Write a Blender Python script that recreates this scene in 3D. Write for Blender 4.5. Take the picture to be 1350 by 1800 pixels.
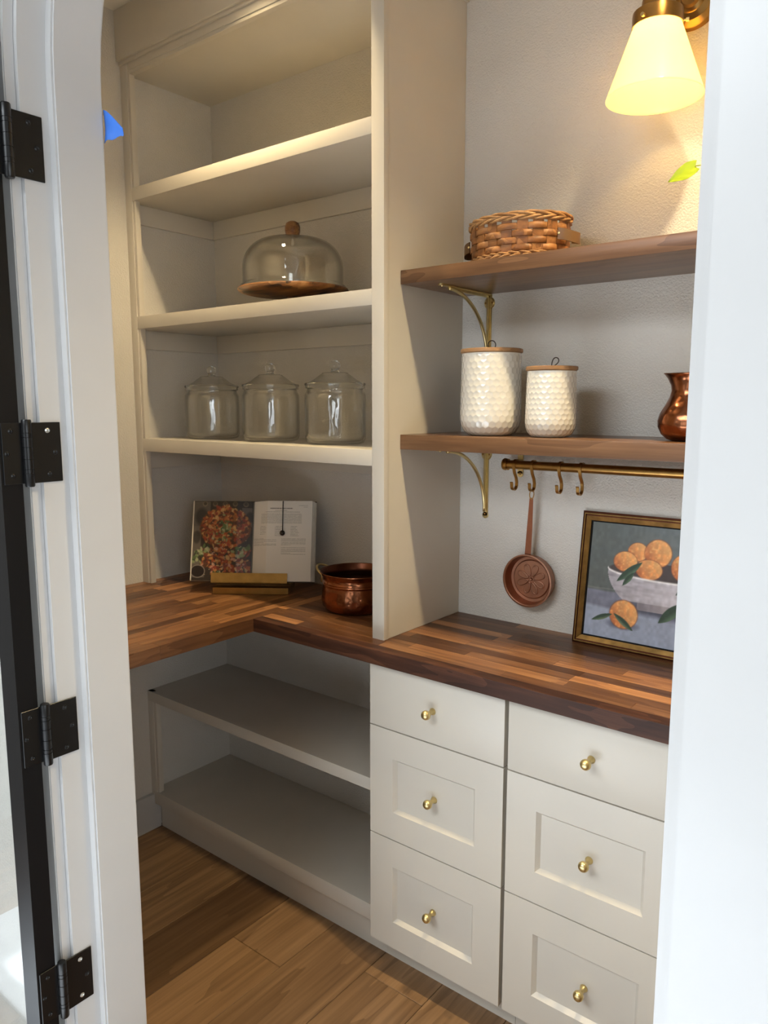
import bpy, bmesh, math, random
import numpy as np
from mathutils import Vector, Matrix

for o in list(bpy.data.objects):
    bpy.data.objects.remove(o, do_unlink=True)
scene = bpy.context.scene
COL = scene.collection
R = math.radians
rnd = random.Random(7)

# ------------------------------------------------------------------ camera, light, exposure
cam_d = bpy.data.cameras.new('camera')
cam_d.sensor_fit = 'VERTICAL'
cam_d.sensor_height = 36.0
cam_d.lens = 36.0 * 1339.0 / 1800.0
cam_d.clip_start = 0.02
cam = bpy.data.objects.new('camera', cam_d)
COL.objects.link(cam)
cam.location = (0, 0, 1.528)
cam.rotation_euler = (R(90 - 8.118), 0, R(38.529))
scene.camera = cam

vs = scene.view_settings
vs.view_transform = 'Standard'
vs.look = 'None'
vs.exposure = 0.03
vs.gamma = 1.0
vs.use_curve_mapping = False

world = bpy.data.worlds.new('daylight_sky')
scene.world = world
world.use_nodes = True
world.node_tree.nodes['Background'].inputs[0].default_value = (0.80, 0.90, 1.0, 1)
world.node_tree.nodes['Background'].inputs[1].default_value = 0.5


def area(name, loc, rot, sx, sy, power, color, shape='RECTANGLE'):
    d = bpy.data.lights.new(name, 'AREA')
    d.shape = shape
    d.size = sx
    d.size_y = sy
    d.energy = power
    d.color = color
    o = bpy.data.objects.new(name, d)
    COL.objects.link(o)
    o.location = loc
    o.rotation_euler = rot
    return o


DAY = (0.88, 0.95, 1.0)
P_ADDED_WIN, P_SUN, P_DOWN, P_SCONCE, P_DOWN2, P_ADDED_SKY = 12.0, 28.0, 66.0, 125.0, 116.0, 130.0
# daylight through a row of unseen tall windows, added behind the camera
ADDED_WIN = [(-2.50, -1.60), (-1.30, -0.40), (-0.10, 0.80)]
for a, b in ADDED_WIN:
    area('window_daylight', ((a + b) / 2, -4.06, 1.15), (R(90), 0, 0), b - a, 2.1, P_ADDED_WIN, DAY)
area('side_window_daylight', (1.765, -0.60, 1.775), (R(90), 0, R(90)), 1.90, 1.14, 32.0, DAY)  # unseen side window, added for bounce light and glass highlights
# unseen skylight added in the hall ceiling to light the lower pantry
ADDED_SKY = (-2.2, -0.3, -2.3, -0.5)               # x0, x1, y0, y1
area('skylight_daylight', ((ADDED_SKY[0] + ADDED_SKY[1]) / 2, (ADDED_SKY[2] + ADDED_SKY[3]) / 2, 2.86), (0, 0, 0), ADDED_SKY[1] - ADDED_SKY[0], ADDED_SKY[3] - ADDED_SKY[2], P_ADDED_SKY, DAY)
# sun through the added side window of the hall; it falls on the added pale rug
sun_d = bpy.data.lights.new('sun', 'SUN')
sun_d.energy = P_SUN
sun_d.angle = R(0.6)
sun_d.color = (0.86, 0.94, 1.0)
sun = bpy.data.objects.new('sun', sun_d)
COL.objects.link(sun)
sun.rotation_euler = Vector((-1.0, 0.0, -0.62)).to_track_quat('-Z', 'Y').to_euler()
sun.location = (6, -0.6, 4)
# two recessed downlights in the pantry ceiling
DLS = [(-1.61, 1.285, 2.730), (-0.29, 1.285, 2.730)]
for loc, pw in zip(DLS, (P_DOWN, P_DOWN2)):
    col = (1.0, 0.79, 0.46)
    dn = bpy.data.lights.new('downlight_beam', 'SPOT')
    dn.energy = pw
    dn.color = col
    dn.spot_size = R(114)
    dn.spot_blend = 0.7
    dn.shadow_soft_size = 0.035
    dno = bpy.data.objects.new('downlight_beam', dn)
    COL.objects.link(dno)
    dno.location = loc


# ------------------------------------------------------------------ helpers
def s2l(c):
    return tuple(((v / 255.0) / 12.92 if v / 255.0 <= 0.04045 else ((v / 255.0 + 0.055) / 1.055) ** 2.4) for v in c)


def thing(name, label, cat, loc=(0, 0, 0), rotz=0.0, group=None, kind=None):
    o = bpy.data.objects.new(name, None)
    COL.objects.link(o)
    o.empty_display_size = 0.05
    o.location = loc
    o.rotation_euler = (0, 0, rotz)
    tag(o, label, cat, group, kind)
    return o


def tag(o, label=None, cat=None, group=None, kind=None):
    if label:
        o['label'] = label
    if cat:
        o['category'] = cat
    if group:
        o['group'] = group
    if kind:
        o['kind'] = kind
    return o


def wloc(p):
    v = Vector((0, 0, 0))
    while p is not None:
        v += Vector(p.location)
        p = p.parent
    return v


def add(name, bm, mat, parent=None, smooth=False, local=False, origin=None):
    """link the bmesh as ONE object; coordinates are world unless local"""
    if isinstance(bm, bmesh.types.BMesh):
        bmesh.ops.recalc_face_normals(bm, faces=bm.faces[:])
        me = bpy.data.meshes.new(name)
        bm.to_mesh(me)
        bm.free()
    else:
        me = bm
    if smooth:
        me.shade_smooth()
        if smooth != 'all':
            try:
                me.set_sharp_from_angle(angle=R(38))
            except Exception:
                pass
    off = Vector((0, 0, 0))
    if not local:
        if origin is not None:
            off = Vector(origin)
        elif parent is not None:
            off = wloc(parent)
        if off.length > 0:
            me.transform(Matrix.Translation(-off))
    o = bpy.data.objects.new(name, me)
    COL.objects.link(o)
    if mat is not None:
        me.materials.append(mat)
    if parent is not None:
        o.parent = parent
        if origin is not None and not local:
            o.location = off - wloc(parent)
    elif origin is not None and not local:
        o.location = off
    return o


def copy_tree(o, parent=None):
    c = o.copy()
    COL.objects.link(c)
    c.parent = parent
    for ch in list(o.children):
        copy_tree(ch, c)
    return c


def NB():
    return bmesh.new()


def box(bm, x0, x1, y0, y1, z0, z1, bev=0.0, seg=2):
    b = bmesh.new() if bev else bm
    v = [b.verts.new(p) for p in ((x0, y0, z0), (x1, y0, z0), (x1, y1, z0), (x0, y1, z0),
                                  (x0, y0, z1), (x1, y0, z1), (x1, y1, z1), (x0, y1, z1))]
    for f in ((3, 2, 1, 0), (4, 5, 6, 7), (0, 1, 5, 4), (1, 2, 6, 5), (2, 3, 7, 6), (3, 0, 4, 7)):
        b.faces.new([v[i] for i in f])
    if bev:
        bmesh.ops.bevel(b, geom=b.edges[:], offset=bev, segments=seg, affect='EDGES', profile=0.6)
        merge(bm, b)
    return bm


def merge(bm, b):
    b.verts.index_update()
    vm = [bm.verts.new(v.co) for v in b.verts]
    for f in b.faces:
        try:
            bm.faces.new([vm[v.index] for v in f.verts])
        except ValueError:
            pass
    b.free()


def bx(*a, **k):
    return box(NB(), *a, **k)


def lathe(bm, prof, seg=48, c=(0, 0, 0), axis='Z', wob=None):
    """prof: (r, h) list; poles closed where r == 0"""
    def P(r, h, a):
        x, y = r * math.cos(a), r * math.sin(a)
        if axis == 'Z':
            q = (x, y, h)
        elif axis == 'Y':
            q = (x, h, y)
        else:
            q = (h, x, y)
        return (c[0] + q[0], c[1] + q[1], c[2] + q[2])
    rings = []
    for r, h in prof:
        if r < 1e-7:
            rings.append([bm.verts.new(P(0, h, 0))])
        else:
            rings.append([bm.verts.new(P(r, h, 2 * math.pi * i / seg)) for i in range(seg)])
    for A, B in zip(rings[:-1], rings[1:]):
        for i in range(seg):
            j = (i + 1) % seg
            if len(A) == 1 and len(B) == 1:
                continue
            if len(A) == 1:
                bm.faces.new((A[0], B[i], B[j]))
            elif len(B) == 1:
                bm.faces.new((A[i], A[j], B[0]))
            else:
                bm.faces.new((A[i], A[j], B[j], B[i]))
    return bm


def tube(bm, pts, r, seg=8, closed=False, flat=None):
    """round tube along pts; r number or list; flat=(w,h) gives a strap"""
    pts = [Vector(p) for p in pts]
    n = len(pts)
    rad = r if isinstance(r, (list, tuple)) else [r] * n
    T = []
    for i in range(n):
        if closed:
            t = pts[(i + 1) % n] - pts[i - 1]
        else:
            t = pts[min(i + 1, n - 1)] - pts[max(i - 1, 0)]
        T.append(t.normalized())
    up = Vector((0, 0, 1)) if abs(T[0].z) < 0.9 else Vector((1, 0, 0))
    N = (up - T[0] * up.dot(T[0])).normalized()
    rings = []
    for i in range(n):
        N = (N - T[i] * N.dot(T[i])).normalized()
        B = T[i].cross(N)
        ring = []
        for k in range(seg):
            a = 2 * math.pi * k / seg
            if flat:
                d = N * (flat[0] * (1 if math.cos(a) > 0 else -1)) + B * (flat[1] * (1 if math.sin(a) > 0 else -1))
            else:
                d = (N * math.cos(a) + B * math.sin(a)) * rad[i]
            ring.append(bm.verts.new(pts[i] + d))
        rings.append(ring)
    m = n if closed else n - 1
    for i in range(m):
        A, B = rings[i], rings[(i + 1) % n]
        for k in range(seg):
            l = (k + 1) % seg
            bm.faces.new((A[k], A[l], B[l], B[k]))
    if not closed:
        bm.faces.new(rings[0][::-1])
        bm.faces.new(rings[-1])
    return bm


def strap(bm, pts, wdir, w, t):
    """flat band: pts = centre line, wdir = width direction, w half width, t half thickness"""
    pts = [Vector(p) for p in pts]
    wd = Vector(wdir).normalized()
    rings = []
    n = len(pts)
    for i in range(n):
        tg = (pts[min(i + 1, n - 1)] - pts[max(i - 1, 0)]).normalized()
        nn = tg.cross(wd).normalized()
        rings.append([bm.verts.new(pts[i] + wd * a * w + nn * b * t) for a, b in ((-1, -1), (1, -1), (1, 1), (-1, 1))])
    for A, B in zip(rings[:-1], rings[1:]):
        for k in range(4):
            l = (k + 1) % 4
            bm.faces.new((A[k], A[l], B[l], B[k]))
    bm.faces.new(rings[0][::-1])
    bm.faces.new(rings[-1])
    return bm


def prism(bm, poly, y0, y1):
    """poly of (x, z) extruded along y"""
    A = [bm.verts.new((x, y0, z)) for x, z in poly]
    B = [bm.verts.new((x, y1, z)) for x, z in poly]
    bm.faces.new(A)
    bm.faces.new(B[::-1])
    n = len(poly)
    for i in range(n):
        j = (i + 1) % n
        bm.faces.new((A[j], A[i], B[i], B[j]))
    return bm


def arch(xl, xr, zs, z0=0.0, n=36):
    r = (xr - xl) / 2
    c = (xl + xr) / 2
    p = [(xl, z0)]
    for i in range(n + 1):
        a = math.pi - math.pi * i / n
        p.append((c + r * math.cos(a), zs + r * math.sin(a)))
    p.append((xr, z0))
    return p


def ring(bm, P, Q, y0, y1):
    """band between two matching (x,z) paths, extruded along y"""
    rows = []
    for (a, b), (c, d) in zip(P, Q):
        rows.append([bm.verts.new(v) for v in ((a, y0, b), (c, y0, d), (c, y1, d), (a, y1, b))])
    for A, B in zip(rows[:-1], rows[1:]):
        for k in range(4):
            l = (k + 1) % 4
            bm.faces.new((A[k], A[l], B[l], B[k]))
    bm.faces.new(rows[0][::-1])
    bm.faces.new(rows[-1])
    return bm


# ------------------------------------------------------------------ materials
def new_mat(name):
    m = bpy.data.materials.new(name)
    m.use_nodes = True
    nt = m.node_tree
    b = nt.nodes['Principled BSDF']
    return m, nt, b


def N(nt, t, **k):
    n = nt.nodes.new(t)
    for a, v in k.items():
        setattr(n, a, v)
    return n


def coords(nt, scale=(1, 1, 1), kind='Object', rand=0.0):
    if kind == 'Position':
        tc = N(nt, 'ShaderNodeNewGeometry').outputs['Position']
    else:
        tc = N(nt, 'ShaderNodeTexCoord').outputs[kind]
    mp = N(nt, 'ShaderNodeMapping')
    mp.inputs['Scale'].default_value = scale
    if rand:
        oi = N(nt, 'ShaderNodeObjectInfo')
        ml = N(nt, 'ShaderNodeMath', operation='MULTIPLY')
        ml.inputs[1].default_value = rand
        nt.links.new(oi.outputs['Random'], ml.inputs[0])
        cb = N(nt, 'ShaderNodeCombineXYZ')
        for i in range(3):
            nt.links.new(ml.outputs[0], cb.inputs[i])
        ad = N(nt, 'ShaderNodeVectorMath', operation='ADD')
        nt.links.new(tc, ad.inputs[0])
        nt.links.new(cb.outputs[0], ad.inputs[1])
        tc = ad.outputs[0]
    nt.links.new(tc, mp.inputs['Vector'])
    return mp.outputs[0]


def bump(nt, b, h, strength, dist):
    bp = N(nt, 'ShaderNodeBump')
    bp.inputs['Strength'].default_value = strength
    bp.inputs['Distance'].default_value = dist
    nt.links.new(h, bp.inputs['Height'])
    nt.links.new(bp.outputs[0], b.inputs['Normal'])
    return bp


def noise(nt, vec, scale, detail=2.0, rough=0.5):
    n = N(nt, 'ShaderNodeTexNoise')
    n.inputs['Scale'].default_value = scale
    n.inputs['Detail'].default_value = detail
    n.inputs['Roughness'].default_value = rough
    nt.links.new(vec, n.inputs['Vector'])
    return n


def ramp(nt, fac, stops):
    r = N(nt, 'ShaderNodeValToRGB')
    e = r.color_ramp.elements
    while len(e) < len(stops):
        e.new(0.5)
    for el, (p, c) in zip(e, stops):
        el.position = p
        el.color = (*c, 1)
    nt.links.new(fac, r.inputs['Fac'])
    return r


def paint(name, col, rough=0.5, bscale=None, bstr=0.15, bdist=0.002, spec=0.4):
    m, nt, b = new_mat(name)
    c = s2l(col)
    b.inputs['Roughness'].default_value = rough
    b.inputs['Specular IOR Level'].default_value = spec
    v = coords(nt, kind='Position')
    n = noise(nt, v, 6.0, 3.0)
    r = ramp(nt, n.outputs['Fac'], [(0.3, tuple(x * 0.975 for x in c)), (0.7, tuple(min(1, x * 1.02) for x in c))])
    nt.links.new(r.outputs[0], b.inputs['Base Color'])
    if bscale:
        n2 = noise(nt, v, bscale, 2.0, 0.55)
        bump(nt, b, n2.outputs['Fac'], bstr, bdist)
    return m


def wood(name, stops, axis=0, rough=0.42, fine=70.0, long=2.2, rand=13.0, tint=None, kind='Position', spec=0.4, bs=0.12, knots=False, ringc=0.2):
    """grain runs along axis; every object gets its own offset and its own tone from the ramp 'tint'"""
    m, nt, b = new_mat(name)
    sc = [fine, fine, fine]
    sc[axis] = long
    v = coords(nt, tuple(sc), kind, rand)
    n1 = noise(nt, v, 1.0, 4.0, 0.6)
    sc2 = [fine * 0.16] * 3
    sc2[axis] = long * 0.6
    v2 = coords(nt, tuple(sc2), kind, rand * 1.7)
    n2 = noise(nt, v2, 1.0, 3.0, 0.55)
    w = N(nt, 'ShaderNodeMath', operation='MULTIPLY')
    w.inputs[1].default_value = 5.5
    nt.links.new(n2.outputs['Fac'], w.inputs[0])
    fr = N(nt, 'ShaderNodeMath', operation='FRACT')
    nt.links.new(w.outputs[0], fr.inputs[0])
    mixv = N(nt, 'ShaderNodeMath', operation='MULTIPLY_ADD')
    mixv.inputs[1].default_value = ringc
    nt.links.new(fr.outputs[0], mixv.inputs[0])
    sc_ = N(nt, 'ShaderNodeMath', operation='MULTIPLY')
    sc_.inputs[1].default_value = 1.0 - ringc
    nt.links.new(n1.outputs['Fac'], sc_.inputs[0])
    nt.links.new(sc_.outputs[0], mixv.inputs[2])
    r = ramp(nt, mixv.outputs[0], [(p, s2l(c)) for p, c in stops])
    out = r.outputs[0]
    if tint:
        oi = N(nt, 'ShaderNodeObjectInfo')
        tr = ramp(nt, oi.outputs['Random'], [(p, c) for p, c in tint])
        tr.color_ramp.interpolation = 'LINEAR'
        mx = N(nt, 'ShaderNodeMix', data_type='RGBA', blend_type='MULTIPLY')
        mx.inputs['Factor'].default_value = 1.0
        nt.links.new(out, mx.inputs['A'])
        nt.links.new(tr.outputs[0], mx.inputs['B'])
        out = mx.outputs['Result']
    if knots:
        vk = coords(nt, (5.0, 2.2, 5.0), kind, rand * 0.7)
        vo = N(nt, 'ShaderNodeTexVoronoi')
        vo.inputs['Scale'].default_value = 1.0
        nt.links.new(vk, vo.inputs['Vector'])
        kr = ramp(nt, vo.outputs['Distance'], [(0.02, s2l((60, 40, 26))), (0.085, (1, 1, 1))])
        mk = N(nt, 'ShaderNodeMix', data_type='RGBA', blend_type='MULTIPLY')
        mk.inputs['Factor'].default_value = 0.8
        nt.links.new(out, mk.inputs['A'])
        nt.links.new(kr.outputs[0], mk.inputs['B'])
        out = mk.outputs['Result']
    nt.links.new(out, b.inputs['Base Color'])
    b.inputs['Roughness'].default_value = rough
    b.inputs['Specular IOR Level'].default_value = spec
    bump(nt, b, n1.outputs['Fac'], bs, 0.001)
    return m


def metal(name, col, rough, hammered=None, var=0.12, brushed=None, hstr=0.25):
    m, nt, b = new_mat(name)
    c = s2l(col)
    b.inputs['Metallic'].default_value = 1.0
    b.inputs['Roughness'].default_value = rough
    v = coords(nt, kind='Object')
    n = noise(nt, v, 35.0, 3.0)
    r = ramp(nt, n.outputs['Fac'], [(0.3, tuple(x * (1 - var) for x in c)), (0.7, tuple(min(1, x * (1 + var)) for x in c))])
    nt.links.new(r.outputs[0], b.inputs['Base Color'])
    if hammered:
        vo = N(nt, 'ShaderNodeTexVoronoi', feature='SMOOTH_F1')
        vo.inputs['Scale'].default_value = hammered
        nt.links.new(v, vo.inputs['Vector'])
        bump(nt, b, vo.outputs['Distance'], hstr, 0.004)
    return m


def thin_glass(name, tint=(0.992, 0.994, 0.988), edge=(0.42, 0.43, 0.39), wavy=0.0):
    m = bpy.data.materials.new(name)
    m.use_nodes = True
    nt = m.node_tree
    nt.nodes.clear()
    out = N(nt, 'ShaderNodeOutputMaterial')
    tr = N(nt, 'ShaderNodeBsdfTransparent')
    gl = N(nt, 'ShaderNodeBsdfGlossy')
    gl.inputs['Roughness'].default_value = 0.02
    gl.inputs['Color'].default_value = (1, 1, 1, 1)
    lw = N(nt, 'ShaderNodeLayerWeight')
    lw.inputs['Blend'].default_value = 0.5
    r = ramp(nt, lw.outputs['Facing'], [(0.50, tint), (0.80, tuple(0.6 * a + 0.4 * b for a, b in zip(tint, edge))), (0.97, edge)])
    nt.links.new(r.outputs[0], tr.inputs['Color'])
    p5 = N(nt, 'ShaderNodeMath', operation='POWER')
    p5.inputs[1].default_value = 4.5
    nt.links.new(lw.outputs['Facing'], p5.inputs[0])
    fr = N(nt, 'ShaderNodeMath', operation='MULTIPLY_ADD')
    fr.inputs[1].default_value = 0.75
    fr.inputs[2].default_value = 0.085
    nt.links.new(p5.outputs[0], fr.inputs[0])
    mx = N(nt, 'ShaderNodeMixShader')
    nt.links.new(fr.outputs[0], mx.inputs[0])
    nt.links.new(tr.outputs[0], mx.inputs[1])
    nt.links.new(gl.outputs[0], mx.inputs[2])
    nt.links.new(mx.outputs[0], out.inputs[0])
    if wavy:
        v = coords(nt, (1, 1, 0.35), 'Object')
        n = noise(nt, v, 42.0, 1.5)
        bp = N(nt, 'ShaderNodeBump')
        bp.inputs['Strength'].default_value = wavy
        bp.inputs['Distance'].default_value = 0.004
        nt.links.new(n.outputs['Fac'], bp.inputs['Height'])
        nt.links.new(bp.outputs[0], gl.inputs['Normal'])
    return m


def plain(name, col, rough=0.5, metallic=0.0, spec=0.5, coat=0.0):
    m, nt, b = new_mat(name)
    c = s2l(col)
    v = coords(nt, kind='Object')
    n = noise(nt, v, 60.0, 2.0)
    r = ramp(nt, n.outputs['Fac'], [(0.3, tuple(x * 0.94 for x in c)), (0.7, tuple(min(1, x * 1.05) for x in c))])
    nt.links.new(r.outputs[0], b.inputs['Base Color'])
    b.inputs['Roughness'].default_value = rough
    b.inputs['Metallic'].default_value = metallic
    b.inputs['Specular IOR Level'].default_value = spec
    b.inputs['Coat Weight'].default_value = coat
    return m


def vcol(name, rough=0.6, bstr=0.0):
    m, nt, b = new_mat(name)
    a = N(nt, 'ShaderNodeVertexColor')
    a.layer_name = 'Col'
    nt.links.new(a.outputs['Color'], b.inputs['Base Color'])
    b.inputs['Roughness'].default_value = rough
    if bstr:
        n = noise(nt, coords(nt, kind='Object'), 260.0, 3.0)
        bump(nt, b, n.outputs['Fac'], bstr, 0.001)
    return m


M = {}
M['wall'] = paint('wall_paint_orange_peel', (208, 203, 195), 0.40, 230.0, 0.75, 0.003, 0.5)
M['cab'] = paint('cabinet_paint_greige', (203, 196, 184), 0.34, None, spec=0.45)
M['trim'] = paint('trim_paint_white', (188, 187, 186), 0.32, None, spec=0.45)
M['taupe'] = paint('hall_paint_taupe', (132, 126, 118), 0.6, 190.0, 0.4)  # unseen hall walls, colour kept dark to cut bounce light
M['hallceil'] = paint('hall_ceiling_stain', (110, 98, 84), 0.6)  # unseen hall ceiling, colour kept dark to cut bounce light
M['ceil'] = paint('ceiling_paint', (232, 228, 218), 0.7, 170.0, 0.3)
M['oak'] = wood('oak_floor_boards', [(0.25, (104, 79, 55)), (0.5, (132, 103, 74)), (0.75, (154, 123, 91))], 1, 0.36, 55.0, 1.6,
                tint=[(0.0, (0.45, 0.40, 0.36)), (0.35, (0.72, 0.69, 0.66)), (0.7, (0.92, 0.90, 0.88)), (1.0, (1.08, 1.05, 1.0))], knots=True)
WT = [(0.0, (0.30, 0.25, 0.23)), (0.3, (0.50, 0.44, 0.40)), (0.62, (0.86, 0.80, 0.74)), (0.85, (1.15, 1.05, 0.92)), (1.0, (1.62, 1.50, 1.28))]
WS = [(0.25, (100, 66, 43)), (0.5, (138, 98, 66)), (0.75, (166, 124, 86))]
M['stave_x'] = wood('walnut_stave_lengthwise', WS, 0, 0.36, 80.0, 3.0, tint=WT)
M['stave_y'] = wood('walnut_stave_crosswise', WS, 1, 0.36, 80.0, 3.0, tint=WT)
M['edge_x'] = wood('dark_walnut_edge', [(0.25, (42, 24, 18)), (0.5, (64, 38, 27)), (0.75, (90, 56, 39))], 0, 0.48, 60.0, 4.0, spec=0.25)
M['shelf'] = wood('walnut_shelf_board', [(0.25, (80, 54, 37)), (0.5, (108, 77, 53)), (0.75, (130, 96, 68))], 0, 0.30, 60.0, 2.6, knots=False)
M['acacia'] = wood('acacia_turned_wood', [(0.34, (46, 28, 17)), (0.46, (116, 76, 46)), (0.58, (150, 106, 66)), (0.72, (182, 140, 96))], 0, 0.38, 40.0, 7.0, kind='Object')
M['lidwood'] = wood('bamboo_lid', [(0.3, (134, 98, 64)), (0.7, (172, 132, 92))], 0, 0.5, 60.0, 5.0, kind='Object')
M['brass'] = metal('brushed_brass', (216, 196, 142), 0.32)
M['brass_dark'] = metal('aged_brass', (168, 128, 72), 0.28)
M['brass_flat'] = metal('satin_brass_sheet', (172, 138, 82), 0.40)
M['copper'] = metal('hammered_copper', (150, 94, 64), 0.20, 60.0, 0.25, hstr=0.5)
M['copper_dark'] = metal('tarnished_copper_inside', (104, 62, 44), 0.32)  # darker copper for the pot lining
M['copper_soft'] = metal('satin_copper', (166, 122, 100), 0.40)
M['black'] = plain('black_satin_paint', (10, 10, 12), 0.42, 0.0, 0.25)
M['blackmetal'] = plain('black_hinge_metal', (10, 10, 11), 0.32, 0.0, 0.4)
M['steel'] = metal('bare_steel_screw', (205, 205, 200), 0.3)
M['glass'] = thin_glass('jar_glass', wavy=0.55)
_m, _nt, _p = new_mat('solid_clear_glass')
_p.inputs['Base Color'].default_value = (0.96, 0.97, 0.95, 1)
_p.inputs['Transmission Weight'].default_value = 1.0
_p.inputs['Roughness'].default_value = 0.02
_p.inputs['IOR'].default_value = 1.46
bump(_nt, _p, noise(_nt, coords(_nt, kind='Object'), 30.0, 1.0).outputs['Fac'], 0.08, 0.002)
M['solid_glass'] = _m
M['dome'] = thin_glass('dome_glass', (0.985, 0.987, 0.975), (0.48, 0.48, 0.43))
M['pane'] = thin_glass('window_pane_glass', (0.97, 0.98, 0.98), (0.8, 0.82, 0.82))
M['ceramic'] = plain('glazed_white_ceramic', (214, 209, 198), 0.14, 0.0, 0.55, 1.0)
M['leather'] = plain('brown_leather', (104, 74, 42), 0.45)
M['cord'] = plain('dark_leather_cord', (62, 48, 38), 0.6)
M['paper'] = plain('page_block_paper', (226, 220, 208), 0.75)
M['cover'] = plain('dark_book_cover', (46, 40, 36), 0.6)
M['bead'] = plain('dark_bead', (34, 28, 26), 0.18)
M['tape'] = plain('blue_masking_tape', (58, 118, 214), 0.55)
M['leaf'] = plain('young_green_leaf', (140, 160, 18), 0.42)
M['stem'] = plain('green_stem', (150, 168, 60), 0.5)
M['pot'] = plain('white_plant_pot', (228, 224, 214), 0.4)
M['soil'] = plain('potting_soil', (52, 38, 28), 0.9)
M['rug'] = paint('pale_wool_rug', (230, 232, 236), 0.9, 400.0, 0.5, 0.004, 0.1)  # pale surface of the added rug, reflects the sun
M['print'] = vcol('printed_page', 0.35)
M['canvas'] = vcol('painted_canvas', 0.5, 0.25)
M['gilt'] = metal('gilt_frame', (134, 104, 60), 0.36, var=0.3)
M['gilt_dark'] = metal('dark_gilt_edge', (92, 56, 40), 0.4)
M['bulbglow'] = plain('bulb', (255, 240, 210), 0.4)
_b = M['bulbglow'].node_tree.nodes['Principled BSDF']
_b.inputs['Emission Color'].default_value = (1.0, 0.64, 0.20, 1)
_b.inputs['Emission Strength'].default_value = P_SCONCE
M['lens'] = plain('downlight_lens', (255, 244, 220), 0.4)
_b = M['lens'].node_tree.nodes['Principled BSDF']
_b.inputs['Emission Color'].default_value = (1.0, 0.82, 0.55, 1)
_b.inputs['Emission Strength'].default_value = 10.0
WICK = [(0.25, (82, 50, 25)), (0.5, (134, 88, 48)), (0.8, (172, 124, 76))]
M['wicker'] = wood('split_willow', WICK, 0, 0.5, 60.0, 20.0, kind='Object',
                   tint=[(0, (0.72, 0.66, 0.6)), (0.5, (1, 0.96, 0.9)), (1, (1.15, 1.1, 1.0))])
M['reed'] = wood('round_reed', [(0.25, (132, 90, 50)), (0.75, (184, 140, 90))], 0, 0.5, 60.0, 20.0, kind='Object')


# opal glass shade: lit from the bulb inside
def opal():
    m = bpy.data.materials.new('opal_glass')
    m.use_nodes = True
    nt = m.node_tree
    nt.nodes.clear()
    out = N(nt, 'ShaderNodeOutputMaterial')
    tl = N(nt, 'ShaderNodeBsdfTranslucent')
    df = N(nt, 'ShaderNodeBsdfDiffuse')
    gl = N(nt, 'ShaderNodeBsdfGlossy')
    gl.inputs['Roughness'].default_value = 0.15
    tl.inputs['Color'].default_value = (0.95, 0.86, 0.66, 1)
    df.inputs['Color'].default_value = (0.92, 0.88, 0.76, 1)
    a = N(nt, 'ShaderNodeMixShader')
    a.inputs[0].default_value = 0.22
    nt.links.new(tl.outputs[0], a.inputs[1])
    nt.links.new(df.outputs[0], a.inputs[2])
    b = N(nt, 'ShaderNodeMixShader')
    b.inputs[0].default_value = 0.05
    nt.links.new(a.outputs[0], b.inputs[1])
    nt.links.new(gl.outputs[0], b.inputs[2])
    em = N(nt, 'ShaderNodeEmission')           # the whole glass glows when the lamp is on
    em.inputs["Color"].default_value = (1.0, 0.60, 0.13, 1)
    em.inputs["Strength"].default_value = 0.95
    ad = N(nt, 'ShaderNodeAddShader')
    nt.links.new(b.outputs[0], ad.inputs[0])
    nt.links.new(em.outputs[0], ad.inputs[1])
    nt.links.new(ad.outputs[0], out.inputs[0])
    return m


M['opal'] = opal()

# ------------------------------------------------------------------ the room shell
XL, YB, ZC = -2.268, 1.862, 2.743          # left wall, back wall, ceiling
XR = 0.37                                   # right pantry wall
JL, JR, ZS = -1.26, -0.194, 2.05           # jamb faces and spring line of the arch
HX0, HX1, HY0 = -2.75, 1.70, -4.0            # the hall

S = dict(kind='structure')


def struct(name, bm, mat, label=None, parent=None, smooth=False):
    o = add(name, bm, mat, parent, smooth)
    if parent is None:
        tag(o, label, None, None, 'structure')
    return o


floor = struct('floor', bx(HX0, HX1, HY0, YB, -0.06, -0.016), M['oak'], 'oak plank floor')
# floor boards run towards the back wall
BW = 0.192
x = -2.36
row = 0
while x < HX1 - 0.001:
    x0, x1 = max(x, HX0), min(x + BW, HX1)
    y = HY0 + rnd.uniform(0.2, 1.4)
    ys = [HY0]
    while y < YB - 0.2:
        ys.append(y)
        y += rnd.uniform(1.3, 2.0)
    ys.append(YB)
    if row == 4:
        ys = [HY0, -2.2, -0.4, 1.30, YB]
    if row == 2:
        ys = [HY0, -1.9, -0.1, YB]
    for a, b in zip(ys[:-1], ys[1:]):
        add('floor_board', bx(x0 + 0.0006, x1 - 0.0006, a + 0.0006, b - 0.0006, -0.016, 0.0, bev=0.0012, seg=1), M['oak'], floor)
    x += BW
    row += 1
x = -2.36 - BW
while x > HX0 - BW:
    add('floor_board', bx(max(x, HX0) + 0.0006, x + BW - 0.0006, HY0, 0.6, -0.016, 0.0, bev=0.0012, seg=1), M['oak'], floor)
    x -= BW

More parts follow.
